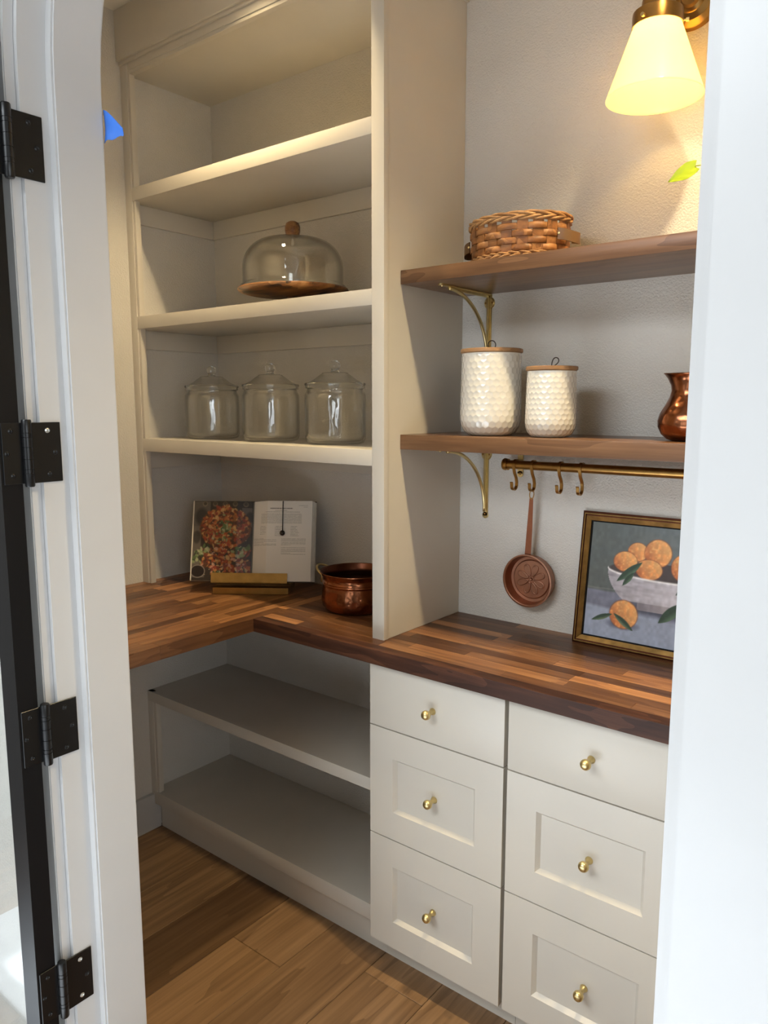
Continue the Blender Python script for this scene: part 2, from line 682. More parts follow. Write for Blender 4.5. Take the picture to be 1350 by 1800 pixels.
struct('ceiling', bx(XL - 0.1, XR + 0.1, 0.72, YB + 0.1, ZC, ZC + 0.06), M['ceil'], 'painted pantry ceiling')
hc = NB()
box(hc, HX0 - 0.1, ADDED_SKY[0], HY0 - 0.1, 0.72, ZC, ZC + 0.06)
box(hc, ADDED_SKY[1], HX1 + 0.1, HY0 - 0.1, 0.72, ZC, ZC + 0.06)
box(hc, ADDED_SKY[0], ADDED_SKY[1], HY0 - 0.1, ADDED_SKY[2], ZC, ZC + 0.06)
box(hc, ADDED_SKY[0], ADDED_SKY[1], ADDED_SKY[3], 0.72, ZC, ZC + 0.06)
struct('ceiling_hall', hc, M['hallceil'], 'timber clad hall ceiling with a skylight')
sk = NB()
for a, b, c, d in ((ADDED_SKY[0], ADDED_SKY[0] + 0.05, ADDED_SKY[2], ADDED_SKY[3]), (ADDED_SKY[1] - 0.05, ADDED_SKY[1], ADDED_SKY[2], ADDED_SKY[3]), (ADDED_SKY[0], ADDED_SKY[1], ADDED_SKY[2], ADDED_SKY[2] + 0.05), (ADDED_SKY[0], ADDED_SKY[1], ADDED_SKY[3] - 0.05, ADDED_SKY[3])):
    box(sk, a, b, c, d, ZC - 0.005, ZC + 0.10)
struct('window_9', sk, M['trim'], 'white skylight frame in the hall ceiling')
struct('wall_back', bx(XL - 0.1, XR + 0.1, YB, YB + 0.1, -0.06, ZC), M['wall'], 'greige orange-peel wall behind the shelves')
struct('wall_left', bx(XL - 0.1, XL, 0.785, YB, -0.06, ZC), M['wall'], 'left pantry wall')
struct('wall_right', bx(XR, XR + 0.1, 0.785, YB, -0.06, ZC), M['wall'], 'right pantry wall')
# wall with the arched doorway
op = arch(JL - 0.02, JR + 0.02, ZS, -0.06)
poly = [(HX0, -0.06), (HX0, ZC), (HX1, ZC), (HX1, -0.06)] + op[::-1]
struct('wall_front', prism(NB(), poly, 0.65, 0.785), M['wall'], 'wall with the arched doorway')
# hall behind the camera
struct('wall_hall_left', bx(HX0 - 0.1, HX0, HY0, 0.785, -0.06, ZC), M['taupe'], 'hall wall')
hr = NB()
SW = (-1.55, 0.36, 1.20, 2.35)            # added side window: y0, y1, z0, z1
box(hr, HX1, HX1 + 0.1, HY0, SW[0], -0.06, ZC)
box(hr, HX1, HX1 + 0.1, SW[1], 0.785, -0.06, ZC)
box(hr, HX1, HX1 + 0.1, SW[0], SW[1], -0.06, SW[2])
box(hr, HX1, HX1 + 0.1, SW[0], SW[1], SW[3], ZC)
struct('wall_hall_right', hr, M['taupe'], 'hall wall with the sunny side window')
hb = NB()
xs = [HX0 - 0.1] + [v for w in ADDED_WIN for v in w] + [HX1 + 0.1]
for i in range(0, len(xs), 2):
    box(hb, xs[i], xs[i + 1], HY0 - 0.1, HY0, -0.06, ZC)
for a, b in ADDED_WIN:
    box(hb, a, b, HY0 - 0.1, HY0, 2.2, ZC)
    box(hb, a, b, HY0 - 0.1, HY0, -0.06, 0.1)
struct('wall_hall_back', hb, M['taupe'], 'hall wall with two tall windows')
for i, (a, b) in enumerate(ADDED_WIN):
    f = NB()
    for u, v in ((a, a + 0.05), (b - 0.05, b), ((a + b) / 2 - 0.012, (a + b) / 2 + 0.012)):
        box(f, u, v, HY0 - 0.06, HY0 + 0.01, 0.1, 2.2)
    for zz in (0.1, 0.62, 1.14, 1.66, 2.15):
        box(f, a, b, HY0 - 0.055, HY0 + 0.008, zz - 0.012 if zz > 0.1 else zz, zz + (0.012 if 0.1 < zz < 2.15 else 0.05))
    w = struct('window_%d' % (i + 1), f, M['trim'], 'tall hall window')

# door jamb lining, stop, casings
LJ, RJ = JL, JR
o_ = arch(LJ - 0.02, RJ + 0.02, ZS)
i_ = arch(LJ, RJ, ZS)
struct('trim_1', ring(NB(), o_, i_, 0.6505, 0.7845), M['trim'], 'white lining of the arched door opening', smooth=True)
st = NB()
ring(st, arch(LJ, RJ, ZS), arch(LJ + 0.0165, RJ - 0.0165, ZS), 0.697, 0.786)
ring(st, arch(LJ + 0.0165, RJ - 0.0165, ZS), arch(LJ + 0.02, RJ - 0.02, ZS), 0.7005, 0.7825)
struct('trim_2', st, M['trim'], 'white door stop around the arched opening', smooth=True)
c_ = NB()
ring(c_, arch(LJ - 0.095, RJ + 0.095, ZS), arch(LJ - 0.010, RJ + 0.010, ZS), 0.634, 0.65)
ring(c_, arch(LJ - 0.093, RJ + 0.093, ZS), arch(LJ - 0.012, RJ + 0.012, ZS), 0.632, 0.636)
struct('trim_3', c_, M['trim'], 'white casing on the hall side of the doorway', smooth=True)
c_ = NB()
ring(c_, arch(LJ - 0.095, RJ + 0.095, ZS), arch(LJ - 0.006, RJ + 0.006, ZS), 0.785, 0.80)
struct('trim_4', c_, M['trim'], 'white casing on the pantry side of the doorway', smooth=True)

# baseboards
bb = NB()
box(bb, XL, XL + 0.016, 0.80, 1.525, 0.0, 0.133, bev=0.003)
struct('baseboard_left', bb, M['trim'], 'baseboard on the left pantry wall', smooth=True)
bb = NB()
box(bb, HX0, JL - 0.10, 0.634, 0.65, 0.0, 0.133, bev=0.003)
struct('baseboard_front', bb, M['trim'], 'hall baseboard left of the doorway', smooth=True)

# unseen pale rug added on the hall floor to bounce sunlight
rg_ = NB()
box(rg_, -2.2, 1.3, -2.2, 0.42, 0.0, 0.012, bev=0.004)
tag(add('hall_rug', rg_, M['rug'], origin=(-0.45, -0.9, 0.0)), 'pale woven rug on the hall floor before the pantry', 'rug')

# ------------------------------------------------------------------ the open glazed door, folded back against the hall wall
door = tag(thing('door_1', None, None, (-1.263, 0.6, 0.0)), 'black framed arched glass door folded back against the hall wall', None, None, 'structure')
DY0, DY1 = 0.581, 0.616
dL, dR = -2.321, -1.263
fr = NB()
ring(fr, arch(dL, dR, ZS, 0.012), arch(dL + 0.052, dR - 0.052, ZS, 0.012), DY0, DY1)
add('door_frame', fr, M['black'], door, smooth=True)
add('bottom_rail', bx(dL + 0.052, dR - 0.052, DY0, DY1, 0.012, 0.112), M['black'], door)
pg = NB()
p = arch(dL + 0.050, dR - 0.050, ZS, 0.10)
prism(pg, p, 0.597, 0.600)
add('pane', pg, M['pane'], door)

# hinges
HZ = [1.938, 1.4455, 0.952, 0.455]
HN = ['topmost black hinge on the left door jamb', 'second black hinge down, one bright screw at its top corner',
      'third black hinge down on the left door jamb', 'lowest black hinge, two bright screws on its jamb leaf']
BR = {0: [], 1: [0], 2: [], 3: [0, 2]}
PX, PY = -1.2555, 0.6245
for k, hz in enumerate(HZ):
    h = thing('door_hinge', HN[k], 'hinge', (PX, PY, hz - 0.056), 0, 'hinges of the black door')
    add('jamb_leaf', bx(JL, JL + 0.0025, PY, 0.6845, hz - 0.0508, hz + 0.0508, bev=0.0008, seg=1), M['blackmetal'], h)
    add('door_leaf', bx(-1.263, -1.2605, DY0 + 0.004, PY, hz - 0.0508, hz + 0.0508, bev=0.0008, seg=1), M['blackmetal'], h)
    b = NB()
    zs = [-0.056, -0.054, -0.034, -0.0335, -0.027, -0.0265, -0.010, -0.0095, 0.010, 0.0105, 0.0265, 0.027, 0.0335, 0.034, 0.054, 0.056]
    pr = [(0, -0.056), (0.007, -0.056), (0.008, -0.054)]
    for q in (-0.0335, -0.0265, -0.0098, 0.0102, 0.0268, 0.0338):
        pr += [(0.008, q - 0.0006), (0.0072, q - 0.0003), (0.0072, q + 0.0003), (0.008, q + 0.0006)]
    pr += [(0.008, 0.054), (0.007, 0.056), (0, 0.056)]
    lathe(b, pr, 20, (PX, PY, hz))
    add('barrel', b, M['blackmetal'], h, smooth=True)
    for j, (sy, sz) in enumerate(((0.661, 0.037), (0.673, 0.0), (0.661, -0.037))):
        s = NB()
        lathe(s, [(0, 0.0040), (0.0012, 0.0030), (0.0022, 0.0040), (0.0042, 0.0032), (0.0045, 0.0022), (0.0045, 0.0)], 14, (JL, sy, hz + sz), 'X')
        add('screw', s, M['steel'] if j in BR[k] else M['blackmetal'], h, smooth=True)
    for j, (sy, sz) in enumerate(((0.600, 0.037), (0.592, 0.0), (0.600, -0.037))):
        s = NB()
        lathe(s, [(0, 0.0040), (0.0012, 0.0030), (0.0022, 0.0040), (0.0042, 0.0032), (0.0045, 0.0022), (0.0045, 0.0)], 14, (-1.263, sy, hz + sz), 'X')
        add('screw', s, M['blackmetal'], h, smooth=True)

# blue masking tape scrap on the pantry edge of the stop
tp = NB()
g = []
for i in range(9):
    u = i / 8
    rowv = []
    for j in range(7):
        v = j / 6
        top, bot = 2.026 - 0.034 * u ** 1.7, 1.971 + 0.011 * u ** 0.6 + 0.002 * math.sin(9 * u)
        z = bot + (top - bot) * v
        rowv.append((-1.2440 + 0.037 * u * (1 - 0.22 * (1 - v) ** 2), 0.7875 + 0.016 * u * u + 0.003 * math.sin(3 * v + 2 * u), z))
    g.append(rowv)
for sgn in (0, 1):
    V = [[tp.verts.new((p[0], p[1] + 0.0006 * sgn, p[2])) for p in r] for r in g]
    for i in range(8):
        for j in range(6):
            q = (V[i][j], V[i + 1][j], V[i + 1][j + 1], V[i][j + 1])
            tp.faces.new(q if sgn else q[::-1])
tag(add('masking_tape', tp, M['tape'], smooth='all', origin=(-1.24, 0.788, 1.972)), 'torn scrap of blue masking tape on the edge of the door jamb', 'tape')

# ------------------------------------------------------------------ tall open shelving
FY = 1.503
T0, T1 = -1.236, -1.197
tw = thing('shelving_tower', 'tall built-in open shelving painted greige standing on the counter', 'shelving', ((XL + T1) / 2, (FY + YB) / 2, 0.914))
stl = NB()
box(stl, XL, XL + 0.034, FY, FY + 0.02, 0.914, 2.60, bev=0.0012)
box(stl, XL + 0.034, XL + 0.046, FY + 0.003, FY + 0.022, 0.914, 2.60, bev=0.0012)
add('stile', stl, M['cab'], tw, smooth=True)
sp = NB()
box(sp, T0, T1, FY, FY + 0.02, 0.914, 2.743, bev=0.0015)
box(sp, T0, T1 - 0.002, FY + 0.021, YB, 0.914, 2.743, bev=0.0008, seg=1)
add('side_panel', sp, M['cab'], tw, smooth=True)
for zt, th in ((1.411, 0.042), (1.810, 0.040), (2.212, 0.040)):
    s = NB()
    box(s, XL, T0, FY + 0.0005, YB, zt - th, zt, bev=0.0015)
    sh = add('shelf', s, M['cab'], tw, smooth=True)
    c = NB()
    box(c, XL + 0.0005, T0, YB - 0.012, YB, zt - th - 0.062, zt - th, bev=0.0015)
    add('cleat', c, M['cab'], tw, smooth=True)
    c = NB()
    box(c, XL, XL + 0.012, FY + 0.026, YB - 0.0125, zt - th - 0.062, zt - th, bev=0.0015)
    add('cleat', c, M['cab'], tw, smooth=True)
tr_ = NB()
box(tr_, XL + 0.046, T0, FY, FY + 0.02, 2.562, 2.60, bev=0.0012)
box(tr_, XL + 0.046, T0, FY + 0.003, FY + 0.022, 2.552, 2.566, bev=0.001)
add('top_rail', tr_, M['cab'], tw, smooth=True)
add('top_panel', bx(XL, T0, FY + 0.022, YB, 2.566, 2.60), M['cab'], tw)
hd = NB()
box(hd, XL, T1 + 0.014, FY - 0.014, FY - 0.001, 2.594, ZC, bev=0.002)
box(hd, XL, T1 + 0.006, FY - 0.006, FY + 0.004, 2.584, 2.597, bev=0.003)
box(hd, T1, T1 + 0.014, FY - 0.012, YB, 2.594, ZC, bev=0.002)
box(hd, T1 - 0.002, T1 + 0.006, FY - 0.002, YB, 2.584, 2.597, bev=0.003)
add('header_board', hd, M['cab'], tw, smooth=True)

# ------------------------------------------------------------------ open base shelving under the counter
BY = 1.50
bs_ = thing('base_shelving', 'open two-tier base shelving painted greige below the counter corner', 'shelving', ((XL - 1.207) / 2, (BY + YB) / 2, 0.0))
for zt, th in ((0.520, 0.036), (0.145, 0.047)):
    s = NB()
    box(s, XL, -1.208, BY, YB, zt - th, zt, bev=0.0015)
    add('shelf', s, M['cab'], bs_, smooth=True)
stl = NB()
box(stl, XL, XL + 0.030, BY + 0.0005, BY + 0.02, 0.098, 0.52, bev=0.0012)
box(stl, XL + 0.030, XL + 0.044, BY + 0.003, BY + 0.022, 0.146, 0.484, bev=0.0012)
add('stile', stl, M['cab'], bs_, smooth=True)
add('toe_kick', bx(XL + 0.016, -1.2042, 1.526, 1.545, 0.0, 0.098), M['cab'], bs_)

# ------------------------------------------------------------------ drawer cabinets
DF = 1.455


def knob_bm(c):
    b = NB()
    lathe(b, [(0, -0.0395), (0.0045, -0.0392), (0.0088, -0.0370), (0.0112, -0.0330), (0.0118, -0.0290), (0.0108, -0.0245), (0.0082, -0.0205),
              (0.0058, -0.0165), (0.0054, -0.012), (0.0060, -0.008), (0.0078, -0.004), (0.0088, -0.0015), (0.0088, 0.0), (0, 0.0)], 24, c, 'Y')
    return b


def drawer_bank(x0, x1, label):
    cx = (x0 + x1) / 2
    t = thing('drawer_cabinet', label, 'cabinet', (cx, 1.66, 0.0), 0, 'drawer cabinets under the counter')
    bd = NB()
    box(bd, x0 + 0.001, x1 + 0.005, 1.478, YB - 0.003, 0.09, 0.8755)
    add('body', bd, M['cab'], t)
    add('toe_kick', bx(x0 + 0.001, x1 + 0.009, 1.526, 1.545, 0.0, 0.09), M['cab'], t)
    a, b = x0, x1 - 0.001
    for n, (z0, z1) in enumerate(((0.7035, 0.868), (0.404, 0.7005), (0.094, 0.401))):
        if n == 0:
            d = add('drawer', bx(a, b, DF, 1.4775, z0, z1, bev=0.0012), M['cab'], t, smooth=True)
        else:
            w = 0.075
            q = NB()
            box(q, a, a + w, DF, 1.4775, z0, z1)
            box(q, b - w, b, DF, 1.4775, z0, z1)
            box(q, a + w, b - w, DF, 1.4775, z0, z0 + w)
            box(q, a + w, b - w, DF, 1.4775, z1 - w, z1)
            # bevelled inner edge of the shaker frame
            i0, i1, j0, j1 = a + w, b - w, z0 + w, z1 - w
            e = 0.009
            A = [(i0, j0), (i1, j0), (i1, j1), (i0, j1)]
            B = [(i0 + e, j0 + e), (i1 - e, j0 + e), (i1 - e, j1 - e), (i0 + e, j1 - e)]
            va = [q.verts.new((x, DF + 0.0005, z)) for x, z in A]
            vb = [q.verts.new((x, DF + 0.0105, z)) for x, z in B]
            for i in range(4):
                j = (i + 1) % 4
                q.faces.new((va[i], va[j], vb[j], vb[i]))
            d = add('drawer', q, M['cab'], t)
            add('panel', bx(i0 - 0.004, i1 + 0.004, DF + 0.010, 1.476, j0 - 0.004, j1 + 0.004), M['cab'], d)
        zk = {0: 0.786, 1: 0.552, 2: 0.2465}[n]
        ky = DF if n == 0 else DF + 0.010
        add('knob', knob_bm(((a + b) / 2, ky, zk)), M['brass'], d, smooth='all')
    return t


drawer_bank(-1.205, -0.808, 'greige three-drawer cabinet with brass knobs next to the open base shelving')
drawer_bank(-0.799, -0.402, 'greige three-drawer cabinet with brass knobs beside the right door casing')
drawer_bank(-0.393, 0.360, 'greige three-drawer cabinet hidden behind the right door casing')

# ------------------------------------------------------------------ butcher block counter (L)
ct = thing('countertop', 'L-shaped walnut butcher block countertop with visible staves', 'countertop', ((XL + XR) / 2, 1.64, 0.876))
CX, CY, CT, CB = -1.62, 1.430, 0.914, 0.876
STW = 0.0363


def stave(x0, x1, y0, y1, mat, dz=0.0):
    g_ = 0.00008
    add('stave', bx(x0 + g_, x1 - g_, y0 + g_, y1 - g_, CB, CT - dz, bev=0.0004, seg=1), mat, ct)


# back leg: staves along x
y = CY
r0 = 0
rows = int(round((YB - CY) / STW))
sw = (YB - CY) / rows
for r0 in range(rows):
    y0, y1 = CY + r0 * sw, CY + (r0 + 1) * sw
    x = CX
    first = True
    if r0 == 0:
        for a, b in ((CX, -0.30), (-0.30, XR - 0.001)):
            stave(a, b, y0, y1, M['edge_x'])
        continue
    while x < XR - 0.001:
        L = rnd.uniform(0.10, 0.34) if first else rnd.uniform(0.24, 0.48)
        first = False
        e = min(x + L, XR - 0.001)
        if XR - e < 0.08:
            e = XR - 0.001
        stave(x, e, y0, y1, M['stave_x'], rnd.uniform(0, 0.0002))
        x = e
# left leg: staves along y, running to the back wall
cols = int(round((CX - XL) / STW))
sw = (CX - XL) / cols
for c0 in range(cols):
    x0, x1 = XL + c0 * sw, XL + (c0 + 1) * sw
    y = 0.802
    first = True
    while y < YB - 0.001:
        L = rnd.uniform(0.12, 0.36) if first else rnd.uniform(0.24, 0.48)
        first = False
        e = min(y + L, YB - 0.0005)
        if YB - e < 0.08:
            e = YB - 0.0005
        stave(x0, x1, y, e, M['stave_y'], rnd.uniform(0, 0.0002))
        y = e

# ------------------------------------------------------------------ floating shelves and brackets
SY = 1.572
for zt, zb, lb in ((1.858, 1.824, 'upper floating walnut shelf carrying the basket'), (1.448, 1.410, 'lower floating walnut shelf carrying the canisters')):
    o = add('floating_shelf', bx(T1 - 0.0015, XR, SY, YB, zb, zt, bev=0.0016), M['shelf'], smooth=True, origin=(-0.59, 1.717, zb))
    tag(o, lb, 'shelf', 'floating shelves')


def bracket(x, zt, label):
    t = thing('shelf_bracket', label, 'bracket', (x, YB, zt), 0, 'brass shelf brackets')
    w = 0.0078
    b = NB()
    L = 0.205
    box(b, x - w, x + w, YB - 0.004, YB, zt - L + 0.006, zt, bev=0.0008, seg=1)
    lathe(b, [(0, 0), (w + 0.0012, 0), (w + 0.0012, -0.004), (0, -0.004)], 16, (x, YB, zt - L + 0.008), 'Y')
    box(b, x - 0.0028, x + 0.0028, YB - 0.012, YB - 0.003, zt - L + 0.020, zt, bev=0.0012)
    add('wall_bar', b, M['brass'], t, smooth=True)
    b = NB()
    box(b, x - w, x + w, YB - 0.235, YB, zt - 0.004, zt, bev=0.0008, seg=1)
    lathe(b, [(0, 0), (w + 0.0008, 0), (w + 0.0008, 0.004), (0, 0.004)], 16, (x, YB - 0.235, zt - 0.004), 'Z')
    box(b, x - 0.0028, x + 0.0028, YB - 0.20, YB, zt - 0.011, zt - 0.003, bev=0.0012)
    add('arm', b, M['brass'], t, smooth=True)
    pts = []
    for i in range(25):
        u = i / 24
        a = math.pi / 2 * u
        # quarter curve bulging towards the wall/shelf corner
        yy = YB - 0.008 - 0.192 * (1 - math.sin(a))
        zz = zt - 0.007 - 0.178 * (1 - math.cos(a))
        pts.append((x, yy, zz))
    b = NB()
    tube(b, pts, 0.0048, 10)
    add('brace', b, M['brass'], t, smooth='all')
    b = NB()
    lathe(b, [(0, -0.005), (0.0135, -0.005), (0.0160, -0.003), (0.0168, 0.0), (0, 0.0)], 24, (x, YB, zt - 0.024), 'Y')
    add('rosette', b, M['brass'], t, smooth=True)
    for sx, sz in ((-0.0105, -0.024), (0.0105, -0.024), (0, -L + 0.012)):
        s = NB()
        lathe(s, [(0, -0.0072), (0.0016, -0.0068), (0.0028, -0.0055), (0.003, -0.004)], 12, (x + sx, YB, zt + sz), 'Y')
        add('screw', s, M['brass_dark'], t, smooth=True)
    s = NB()
    lathe(s, [(0, -0.0072), (0.0016, -0.0068), (0.0028, -0.0055), (0.003, -0.004)], 12, (x, YB - 0.232, zt), 'Z')
    add('screw', s, M['brass'], t, smooth=True)
    return t


bracket(-1.112, 1.824, 'brass bracket under the upper floating shelf, behind the tall canister')
bracket(-1.112, 1.410, 'brass bracket under the lower floating shelf beside the hook rail')

# ------------------------------------------------------------------ hook rail
RY, RZ = 1.822, 1.3645
rl = thing('hook_rail', 'brass utensil rail fixed to the wall under the lower shelf', 'rail', (-0.53, YB, RZ))
b = NB()
lathe(b, [(0, -1.030), (0.0120, -1.030), (0.0120, -0.03), (0, -0.03)], 20, (0, RY, RZ), 'X')
add('rod', b, M['brass_dark'], rl, smooth=True)
for xe, s in ((-1.030, -1), (-0.03, 1)):
    b = NB()
    lathe(b, [(0, xe + 0.004 * s), (0.0150, xe + 0.004 * s), (0.0165, xe + 0.002 * s), (0.0165, xe - 0.002 * s), (0.0145, xe - 0.003 * s), (0.0145, xe - 0.006 * s), (0.0155, xe - 0.007 * s), (0.0155, xe - 0.010 * s), (0.0, xe - 0.010 * s)], 28, (0, RY, RZ), 'X')
    add('end_cap', b, M['brass_dark'], rl, smooth=True)
for xm in (-1.004, -0.09):
    b = NB()
    box(b, xm - 0.0088, xm + 0.0088, YB - 0.003, YB, RZ - 0.028, RZ + 0.032, bev=0.001, seg=1)
    lathe(b, [(0, -0.003), (0.0088, -0.003), (0.0088, 0), (0, 0)], 20, (xm, YB, RZ - 0.028), 'Y')
    lathe(b, [(0.006, -0.036), (0.006, -0.003)], 16, (xm, YB, RZ), 'Y')
    add('mount', b, M['brass'], rl, smooth=True)
    for dz in (-0.026, 0.027):
        s = NB()
        lathe(s, [(0, -0.006), (0.0022, -0.0056), (0.0038, -0.003)], 12, (xm, YB, RZ + dz), 'Y')
        add('screw', s, M['brass_dark'], rl, smooth=True)


def hook(x, label):
    h = thing('s_hook', label, 'hook', (x, RY, RZ - 0.07), 0, 'hooks on the brass rail')
    pts = []
    r = 0.0136
    for i in range(15):
        a = R(-55) + R(250) * i / 14           # from behind, over the rail, to the front
        pts.append((x, RY + r * math.cos(a), RZ + r * math.sin(a)))
    pts = pts + [(x, RY - 0.007, RZ - 0.021), (x, RY + 0.003, RZ - 0.036), (x, RY + 0.0065, RZ - 0.048)]
    cy, cz, rr = RY - 0.0075, RZ - 0.054, 0.0135
    for i in range(10):
        a = R(12) - R(205) * i / 9
        pts.append((x, cy + rr * math.cos(a), cz + rr * math.sin(a)))
    pts.append((x, cy - rr - 0.002, cz + 0.009))
    b = NB()
    strap(b, pts, (1, 0, 0), 0.0040, 0.0014)
    add('hook_strap', b, M['brass_dark'], h, smooth=True)
    return h


hook(-0.997, 'brass hook nearest the left end of the rail')
hook(-0.944, 'brass hook that carries the small copper pan')
hook(-0.866, 'empty brass hook just right of the copper pan')
hook(-0.809, 'empty brass hook farthest right on the rail')

# small copper mould pan hanging from the second hook
pn = thing('copper_pan', 'small copper pan with an embossed flower hanging from a brass hook', 'pan', (-0.955, YB, 0.98))
pc = (-0.957, 1.8585, 1.050)
PR = 0.071
b = NB()
lathe(b, [(0, 0.0), (PR - 0.008, 0.0), (PR - 0.003, -0.004), (PR - 0.001, -0.030), (PR + 0.002, -0.033), (PR + 0.002, -0.035),
          (PR - 0.002, -0.0355), (PR - 0.004, -0.034), (PR - 0.006, -0.020), (PR - 0.0085, -0.0065), (PR - 0.016, -0.006), (PR - 0.019, -0.0085), (0.0, -0.0085)], 64, pc, 'Y')
add('pan_body', b, M['copper_soft'], pn, smooth=True)
for k in range(8):
    a = R(22.5 + 45 * k)
    pts = []
    for i in range(18):
        t = 2 * math.pi * i / 18
        rr = 0.0255 - 0.0150 * math.cos(t)
        ww = 0.0075 * math.sin(t) * (0.55 + 0.45 * (1 - math.cos(t)) / 2 * 1.6)
        rr = 0.0100 + (0.042 - 0.010) * (1 - math.cos(t)) / 2
        ca, sa = math.cos(a), math.sin(a)
        pts.append((pc[0] + rr * ca - ww * sa, pc[1] - 0.009, pc[2] + rr * sa + ww * ca))
    b = NB()
    tube(b, pts, 0.0022, 8, closed=True)
    top = [b.verts.new((p[0] * 0.86 + 0.14 * (pc[0] + 0.028 * math.cos(a)), pc[1] - 0.0112, p[2] * 0.86 + 0.14 * (pc[2] + 0.028 * math.sin(a)))) for p in pts]
    b.faces.new(top)
    add('petal', b, M['copper_soft'], pn, smooth='all')
b = NB()
lathe(b, [(0, -0.0135), (0.003, -0.0128), (0.0045, -0.010), (0.005, -0.0085)], 16, pc, 'Y')
add('boss', b, M['copper_soft'], pn, smooth=True)
b = NB()
hp = [(-0.957, 1.829, pc[2] + PR - 0.002), (-0.957, 1.827, pc[2] + PR + 0.004), (-0.952, 1.824, 1.20), (-0.947, 1.8195, 1.279)]
wid = [0.0090, 0.0088, 0.0075, 0.0050]
rg = []
for (x, y, z), w in zip(hp, wid):
    rg.append([b.verts.new(v) for v in ((x - w, y - 0.0012, z), (x + w, y - 0.0012, z), (x + w, y + 0.0012, z), (x - w, y + 0.0012, z))])
for A, B in zip(rg[:-1], rg[1:]):
    for k in range(4):
        l = (k + 1) % 4
        b.faces.new((A[k], A[l], B[l], B[k]))
b.faces.new(rg[0][::-1])
b.faces.new(rg[-1])
add('handle', b, metal('copper_handle', (156, 102, 78), 0.38), pn)
b = NB()
pts = []
for i in range(20):
    t = 2 * math.pi * i / 20
    pts.append((-0.9455 + 0.0062 * math.sin(t), 1.818 - 0.0015 * math.cos(t), 1.2885 - 0.0125 * math.cos(t)))
tube(b, pts, 0.0014, 8, closed=True)
add('hanging_loop', b, M['brass_dark'], pn, smooth='all')


# ------------------------------------------------------------------ tiny rasteriser for the printed page and the painted canvas
class Img:
    def __init__(self, W, H, w, h, base):
        self.W, self.H, self.w, self.h = W, H, w, h
        ys, xs = np.mgrid[0:H, 0:W]
        self.x = xs / (W - 1) * w
        self.y = ys / (H - 1) * h          # down from the top
        self.c = np.zeros((H, W, 3)) + np.array(base, float)
        self.rs = np.random.RandomState(3)

    def noise(self, nx, ny, seed=0):
        rs = np.random.RandomState(seed)
        g = rs.rand(ny + 2, nx + 2)
        fx = self.x / self.w * nx
        fy = self.y / self.h * ny
        ix, iy = fx.astype(int), fy.astype(int)
        tx, ty = fx - ix, fy - iy
        tx, ty = tx * tx * (3 - 2 * tx), ty * ty * (3 - 2 * ty)
        return (g[iy, ix] * (1 - tx) * (1 - ty) + g[iy, ix + 1] * tx * (1 - ty) + g[iy + 1, ix] * (1 - tx) * ty + g[iy + 1, ix + 1] * tx * ty)

    def put(self, mask, col, a=1.0):
        m = np.clip(mask, 0, 1)[..., None] * a
        self.c = self.c * (1 - m) + np.array(col, float) * m

    def ell(self, cx, cy, rx, ry, rot=0.0, soft=0.08):
        dx, dy = self.x - cx, self.y - cy
        ca, sa = math.cos(rot), math.sin(rot)
        u, v = (dx * ca + dy * sa) / rx, (-dx * sa + dy * ca) / ry
        d = np.sqrt(u * u + v * v)
        return np.clip((1 - d) / soft, 0, 1), u, v

    def leaf(self, x0, y0, x1, y1, w, col, col2):
        L = math.hypot(x1 - x0, y1 - y0)
        ux, uy = (x1 - x0) / L, (y1 - y0) / L
        s = ((self.x - x0) * ux + (self.y - y0) * uy) / L
        d = (self.x - x0) * -uy + (self.y - y0) * ux
        hw = w * np.sin(np.clip(s, 0, 1) * math.pi) ** 0.8
        m = np.where((s > 0) & (s < 1), np.clip((hw - np.abs(d)) / (w * 0.15), 0, 1), 0)
        self.put(m, col)
        self.put(m * np.clip(d / w + 0.1, 0, 1), col2, 0.8)

    def mesh(self, name, place):
        """place(x, y) -> 3D point; one vertex per sample"""
        H, W = self.H, self.W
        P = place(self.x, self.y)
        v = np.stack(P, -1).reshape(-1, 3)
        idx = np.arange(H * W).reshape(H, W)
        f = np.stack([idx[1:, :-1], idx[1:, 1:], idx[:-1, 1:], idx[:-1, :-1]], -1).reshape(-1, 4)
        me = bpy.data.meshes.new(name)
        me.from_pydata(v.tolist(), [], f.tolist())
        ca = me.color_attributes.new('Col', 'FLOAT_COLOR', 'POINT')
        c = np.clip(self.c, 0, 255) / 255.0
        lin = np.where(c <= 0.04045, c / 12.92, ((c + 0.055) / 1.055) ** 2.4)
        rgba = np.concatenate([lin, np.ones((H, W, 1))], -1).reshape(-1).astype(np.float32)
        ca.data.foreach_set('color', rgba)
        me.update()
        return me


# ------------------------------------------------------------------ framed painting leaning on the wall
PW, PH = 0.470, 0.343
lean = math.asin((1.852 - 1.806) / PH)
pt = thing('framed_painting', 'gilt framed still life painting of oranges in a white bowl leaning on the wall', 'painting', (-0.812, 1.800, 0.9145))
pt.rotation_euler = (-lean, 0, R(0.4))


def pbox(x0, x1, z0, z1, y0, y1, bev=0.001):
    return bx(x0, x1, y0, y1, z0, z1, bev=bev, seg=2)


def frame_ring(w0, w1, y0, y1):
    """mitred rectangular moulding between insets w0 and w1"""
    b = NB()
    def rect(i, y):
        return [(i, y, i), (PW - i, y, i), (PW - i, y, PH - i), (i, y, PH - i)]
    loops = []
    for i, y in ((w0, y1), (w0, y0[0]), (w1, y0[1]), (w1, y1)):
        loops.append([b.verts.new(p) for p in rect(i, y)])
    for k in range(4):
        A, B = loops[k], loops[(k + 1) % 4]
        for i in range(4):
            j = (i + 1) % 4
            b.faces.new((A[i], A[j], B[j], B[i]))
    return b


